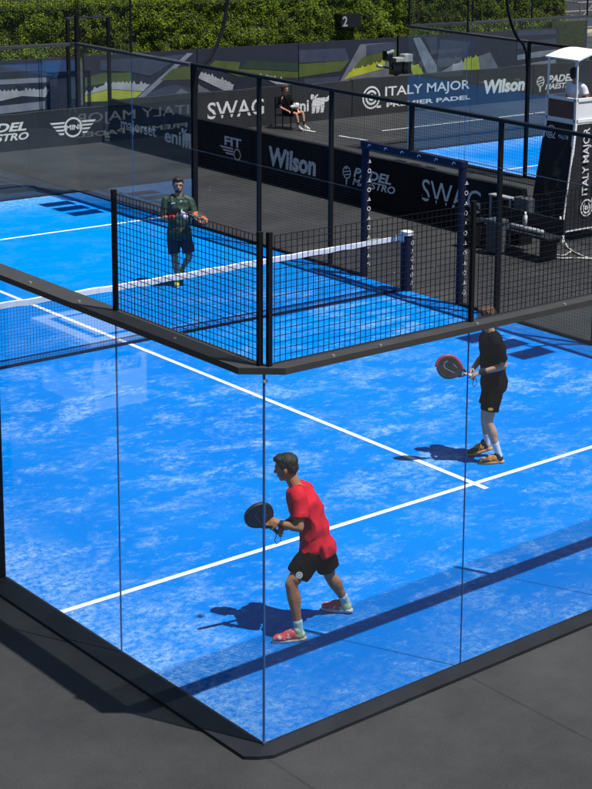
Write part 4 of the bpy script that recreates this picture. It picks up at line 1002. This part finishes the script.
# ---- black shirt player, profile, racket out in front
JB = dict(head=(5.593,3.556,1.665), neck=(5.630,3.530,1.505), chest=(5.655,3.503,1.315), waist=(5.662,3.498,1.10), pelvis=(5.675,3.486,.93),
  shA=(5.565,3.335,1.435), elA=(5.60,3.250,1.175), wrA=(5.415,3.450,1.085), haA=(5.350,3.525,1.045), shB=(5.735,3.665,1.435), elB=(5.70,3.70,1.17), wrB=(5.47,3.62,1.075), haB=(5.40,3.60,1.05),
  hipA=(5.595,3.405,.90), knA=(5.535,3.417,.50), anA=(5.655,3.355,.112), toeA=(5.50,3.44,.015), heelA=(5.71,3.32,.02),
  hipB=(5.735,3.570,.90), knB=(5.676,3.614,.50), anB=(5.713,3.606,.150), toeB=(5.59,3.70,.02), heelB=(5.77,3.56,.09))
root, J, F, sv, f1 = person((5.67,3.49,0), 'padel player in black shirt and shorts with white socks, standing by the service line', JB, (-.70,.62,-.1), skin='skin_pale', hair='hair_brown',
  shirt='shirt_black', shorts='shorts_black', sock='sock_white', shoe='shoe_orange', heel='shoe_black', sole='sole_orange', fwd=(-.72,.69,0), sleeve=.78, hem=.05,
  hands={'A': dict(n=(.1,.2,-.9), thumb=-1, curl=1.3), 'B': dict(n=(.3,-.6,-.5), thumb=1, curl=1.1)}, group='players', sock_h=.34, short_t=.66)
band(root, J['elA'], J['wrA'], .72, .98, .038, 'wristband_dark')
hp = lerpv(J['hipA'], J['knA'], .58); dn = Vector((-.66,-.73,.1)).normalized()
flat_part('badge', [[(.03*math.cos(a*.5236), .018*math.sin(a*.5236)) for a in range(12)]], 'gold', root, hp+dn*.112, Vector((.74,-.67,0)), dn.cross(Vector((.74,-.67,0))), t=.003)
racket('dark red rimmed padel racket held out flat by the black shirt player', (5.155,3.675,1.140), (5.385,3.515,1.030), (-.55,-.72,.35), 'racket_black', 'racket_red', 'w')
# ---- green shirt player, facing us beyond the net
JG = dict(head=(7.377,12.422,1.60), neck=(7.376,12.424,1.435), chest=(7.375,12.425,1.245), waist=(7.384,12.416,1.03), pelvis=(7.383,12.417,.86),
  shA=(7.245,12.54,1.355), elA=(7.175,12.52,1.08), wrA=(7.225,12.27,1.13), haA=(7.285,12.19,1.155), shB=(7.515,12.32,1.355), elB=(7.555,12.24,1.09), wrB=(7.375,12.12,1.18), haB=(7.29,12.11,1.17),
  hipA=(7.315,12.475,.83), knA=(7.297,12.415,.45), anA=(7.356,12.444,.105), toeA=(7.25,12.28,.015), heelA=(7.40,12.50,.02),
  hipB=(7.450,12.360,.83), knB=(7.492,12.300,.46), anB=(7.590,12.66,.19), toeB=(7.52,12.53,.03), heelB=(7.63,12.74,.14))
root, J, F, sv, f1 = person((7.38,12.42,0), 'bearded padel player in dark green shirt and navy shorts, facing us beyond the net', JG, (-.45,-.85,-.15), skin='skin', hair='hair_dark', beard=True,
  shirt='shirt_green', shorts='shorts_navy', sock='sock_dark', shoe='shoe_lime', heel='shoe_lime', sole='sole_white', fwd=(-.65,-.75,0), sleeve=.70, hem=.06,
  hands={'A': dict(n=(.4,.2,.7), thumb=1, curl=1.0), 'B': dict(n=(.3,.3,-.6), thumb=-1, curl=1.1)}, group='players', sock_h=.14, short_t=.80)
band(root, J['elA'], J['wrA'], .45, .98, .039, 'wristband_red')
c_ = J['chest']*.6+J['neck']*.4+f1*.128
flat_part('chest_print', [[(-.09,.0),(-.03,.015),(-.03,.035),(-.09,.02)],[(.05,.03),(.08,.05),(.07,.07),(.04,.05)]], 'print_white', root, c_, (.77,-.62,0), (0,0,1), t=.006)
t_ = Blob(); t_.ell((7.27,12.13,1.22), Vector((.04,0,0)), Vector((0,.03,0)), Vector((0,.0,.06))); t_.ell((7.30,12.11,1.16), Vector((.05,0,0)), Vector((0,.03,0)), Vector((0,.0,.04)))
tw = empty('hand_towel', (7.28,12.12,1.15), 'small white cloth in the hands of the green shirt player', 'towel'); t_.build('cloth', 'towel_white', tw, .007, 2, wrinkle=.006, wscale=20)
racket('orange and black padel racket tucked under the arm of the green shirt player', (7.520,12.03,1.125), (7.32,12.10,1.235), (.62,-.70,.30), 'racket_orange', 'racket_black')
# ---- seated child
def chair(x, y, ang, label):
    root = empty('folding_chair', (x,y,0), label, 'chair'); c, s = math.cos(ang), math.sin(ang)
    T = lambda a, b, z: (x+a*c-b*s, y+a*s+b*c, z)
    def bx(a0,a1,b0,b1,z0,z1,nm,m_='lens_black'):
        m = MB(); m.add([T(a,b,z) for z in (z0,z1) for a,b in ((a0,b0),(a1,b0),(a1,b1),(a0,b1))], [(3,2,1,0),(4,5,6,7),(0,1,5,4),(1,2,6,5),(2,3,7,6),(3,0,4,7)]); m.build(nm, m_, root)
    bx(-.22,.22,-.22,.22,.33,.36,'seat'); bx(-.22,.22,.20,.23,.50,.80,'backrest')
    for a in (-.22, .20):
        for b, h in ((-.22,.56), (.20,.80)): bx(a,a+.025,b,b+.025,0,h,'leg')
        bx(a,a+.03,-.22,.2,.54,.57,'armrest')
    return root
chair(18.47, 24.50, math.radians(28), 'black armchair with the child in it before the six legged beast board')
JK = dict(head=(18.385,24.46,1.00), neck=(18.39,24.47,.85), chest=(18.40,24.47,.70), waist=(18.42,24.46,.56), pelvis=(18.44,24.45,.43),
  shA=(18.24,24.46,.78), elA=(18.22,24.42,.55), wrA=(18.33,24.22,.47), haA=(18.36,24.17,.45), shB=(18.545,24.50,.78), elB=(18.63,24.36,.57), wrB=(18.55,24.14,.49), haB=(18.53,24.09,.47),
  hipA=(18.40,24.36,.42), knA=(18.42,24.04,.42), anA=(18.47,24.00,.09), toeA=(18.47,23.85,.015), heelA=(18.46,24.05,.02),
  hipB=(18.54,24.42,.42), knB=(18.66,24.10,.43), anB=(18.69,24.05,.09), toeB=(18.72,23.9,.015), heelB=(18.68,24.1,.02))
person((18.44,24.45,0), 'brown haired child in a black shirt sitting on the black chair by the boards', JK, (.25,-.9,-.25), skin='skin_pale', hair='hair_brown', hair_long=.03,
  shirt='shirt_black', shorts='shorts_black', sock='sock_dark', shoe='sole_white', heel='sole_white', fwd=(.35,-.93,0), sc=.78, sleeve=.6, short_t=.78, sock_h=.45,
  hands={'A': dict(n=(0,0,-1), thumb=-1, curl=.7), 'B': dict(n=(0,0,-1), thumb=1, curl=.7)})
c = Blob(); c.ell((18.56,24.22,.60), Vector((.09,0,.02)), Vector((0,.06,0)), Vector((0,0,.07))); c.ell((18.48,24.26,.57), Vector((.08,0,0)), Vector((0,.05,0)), Vector((0,0,.05)))
tw = empty('lap_towel', (18.53,24.22,.5), 'white towel bundled on the lap of the seated child', 'towel'); c.build('cloth', 'towel_white', tw, .008, 2, wrinkle=.008, wscale=16)
# ---- umpire
JU = dict(head=(15.17,11.42,2.97), neck=(15.20,11.42,2.80), chest=(15.21,11.42,2.62), waist=(15.22,11.42,2.46), pelvis=(15.22,11.42,2.42),
  shA=(15.22,11.60,2.73), elA=(15.25,11.66,2.54), wrA=(15.42,11.58,2.50), haA=(15.48,11.55,2.50), shB=(15.22,11.24,2.73), elB=(15.25,11.18,2.54), wrB=(15.42,11.25,2.50), haB=(15.48,11.28,2.50),
  hipA=(15.25,11.52,2.42), knA=(15.50,11.54,2.42), anA=(15.52,11.54,2.26), toeA=(15.58,11.54,2.17), heelA=(15.48,11.54,2.17),
  hipB=(15.25,11.32,2.42), knB=(15.50,11.30,2.42), anB=(15.52,11.30,2.26), toeB=(15.58,11.30,2.17), heelB=(15.48,11.30,2.17))
person((15.22,11.42,2.17), 'umpire in a white shirt with dark hair, sitting high under the white canopy', JU, (.95,.1,-.2), skin='skin', hair='hair_dark', hair_long=.02,
  shirt='shirt_white', shorts='shorts_navy', sock='sock_dark', shoe='shoe_black', heel='shoe_black', fwd=(1,0,0), sc=.92, short_t=.85)
m = MB(); m.box(15.42,15.56,11.14,11.24,2.49,2.66); tag(m.build('red_bag', 'racket_red', bevel=.02, loc=(15.49,11.19,2.49)), 'small red bag at the front rail of the umpire cabin', 'bag')
# ---- the ball in the air, its shadow falls on the turf
sh = Vector((.905,2.20,0)); b = sh+5.75*Vector((.165,-.39,1))
m = MB(); uvsphere(m, b, Matrix.Diagonal((.034,.034,.034)), 16, 12)
tag(m.build('padel_ball', 'shoe_lime', smooth=True, loc=b), 'yellow ball lobbed high above the court, throwing the small dark spot', 'ball')
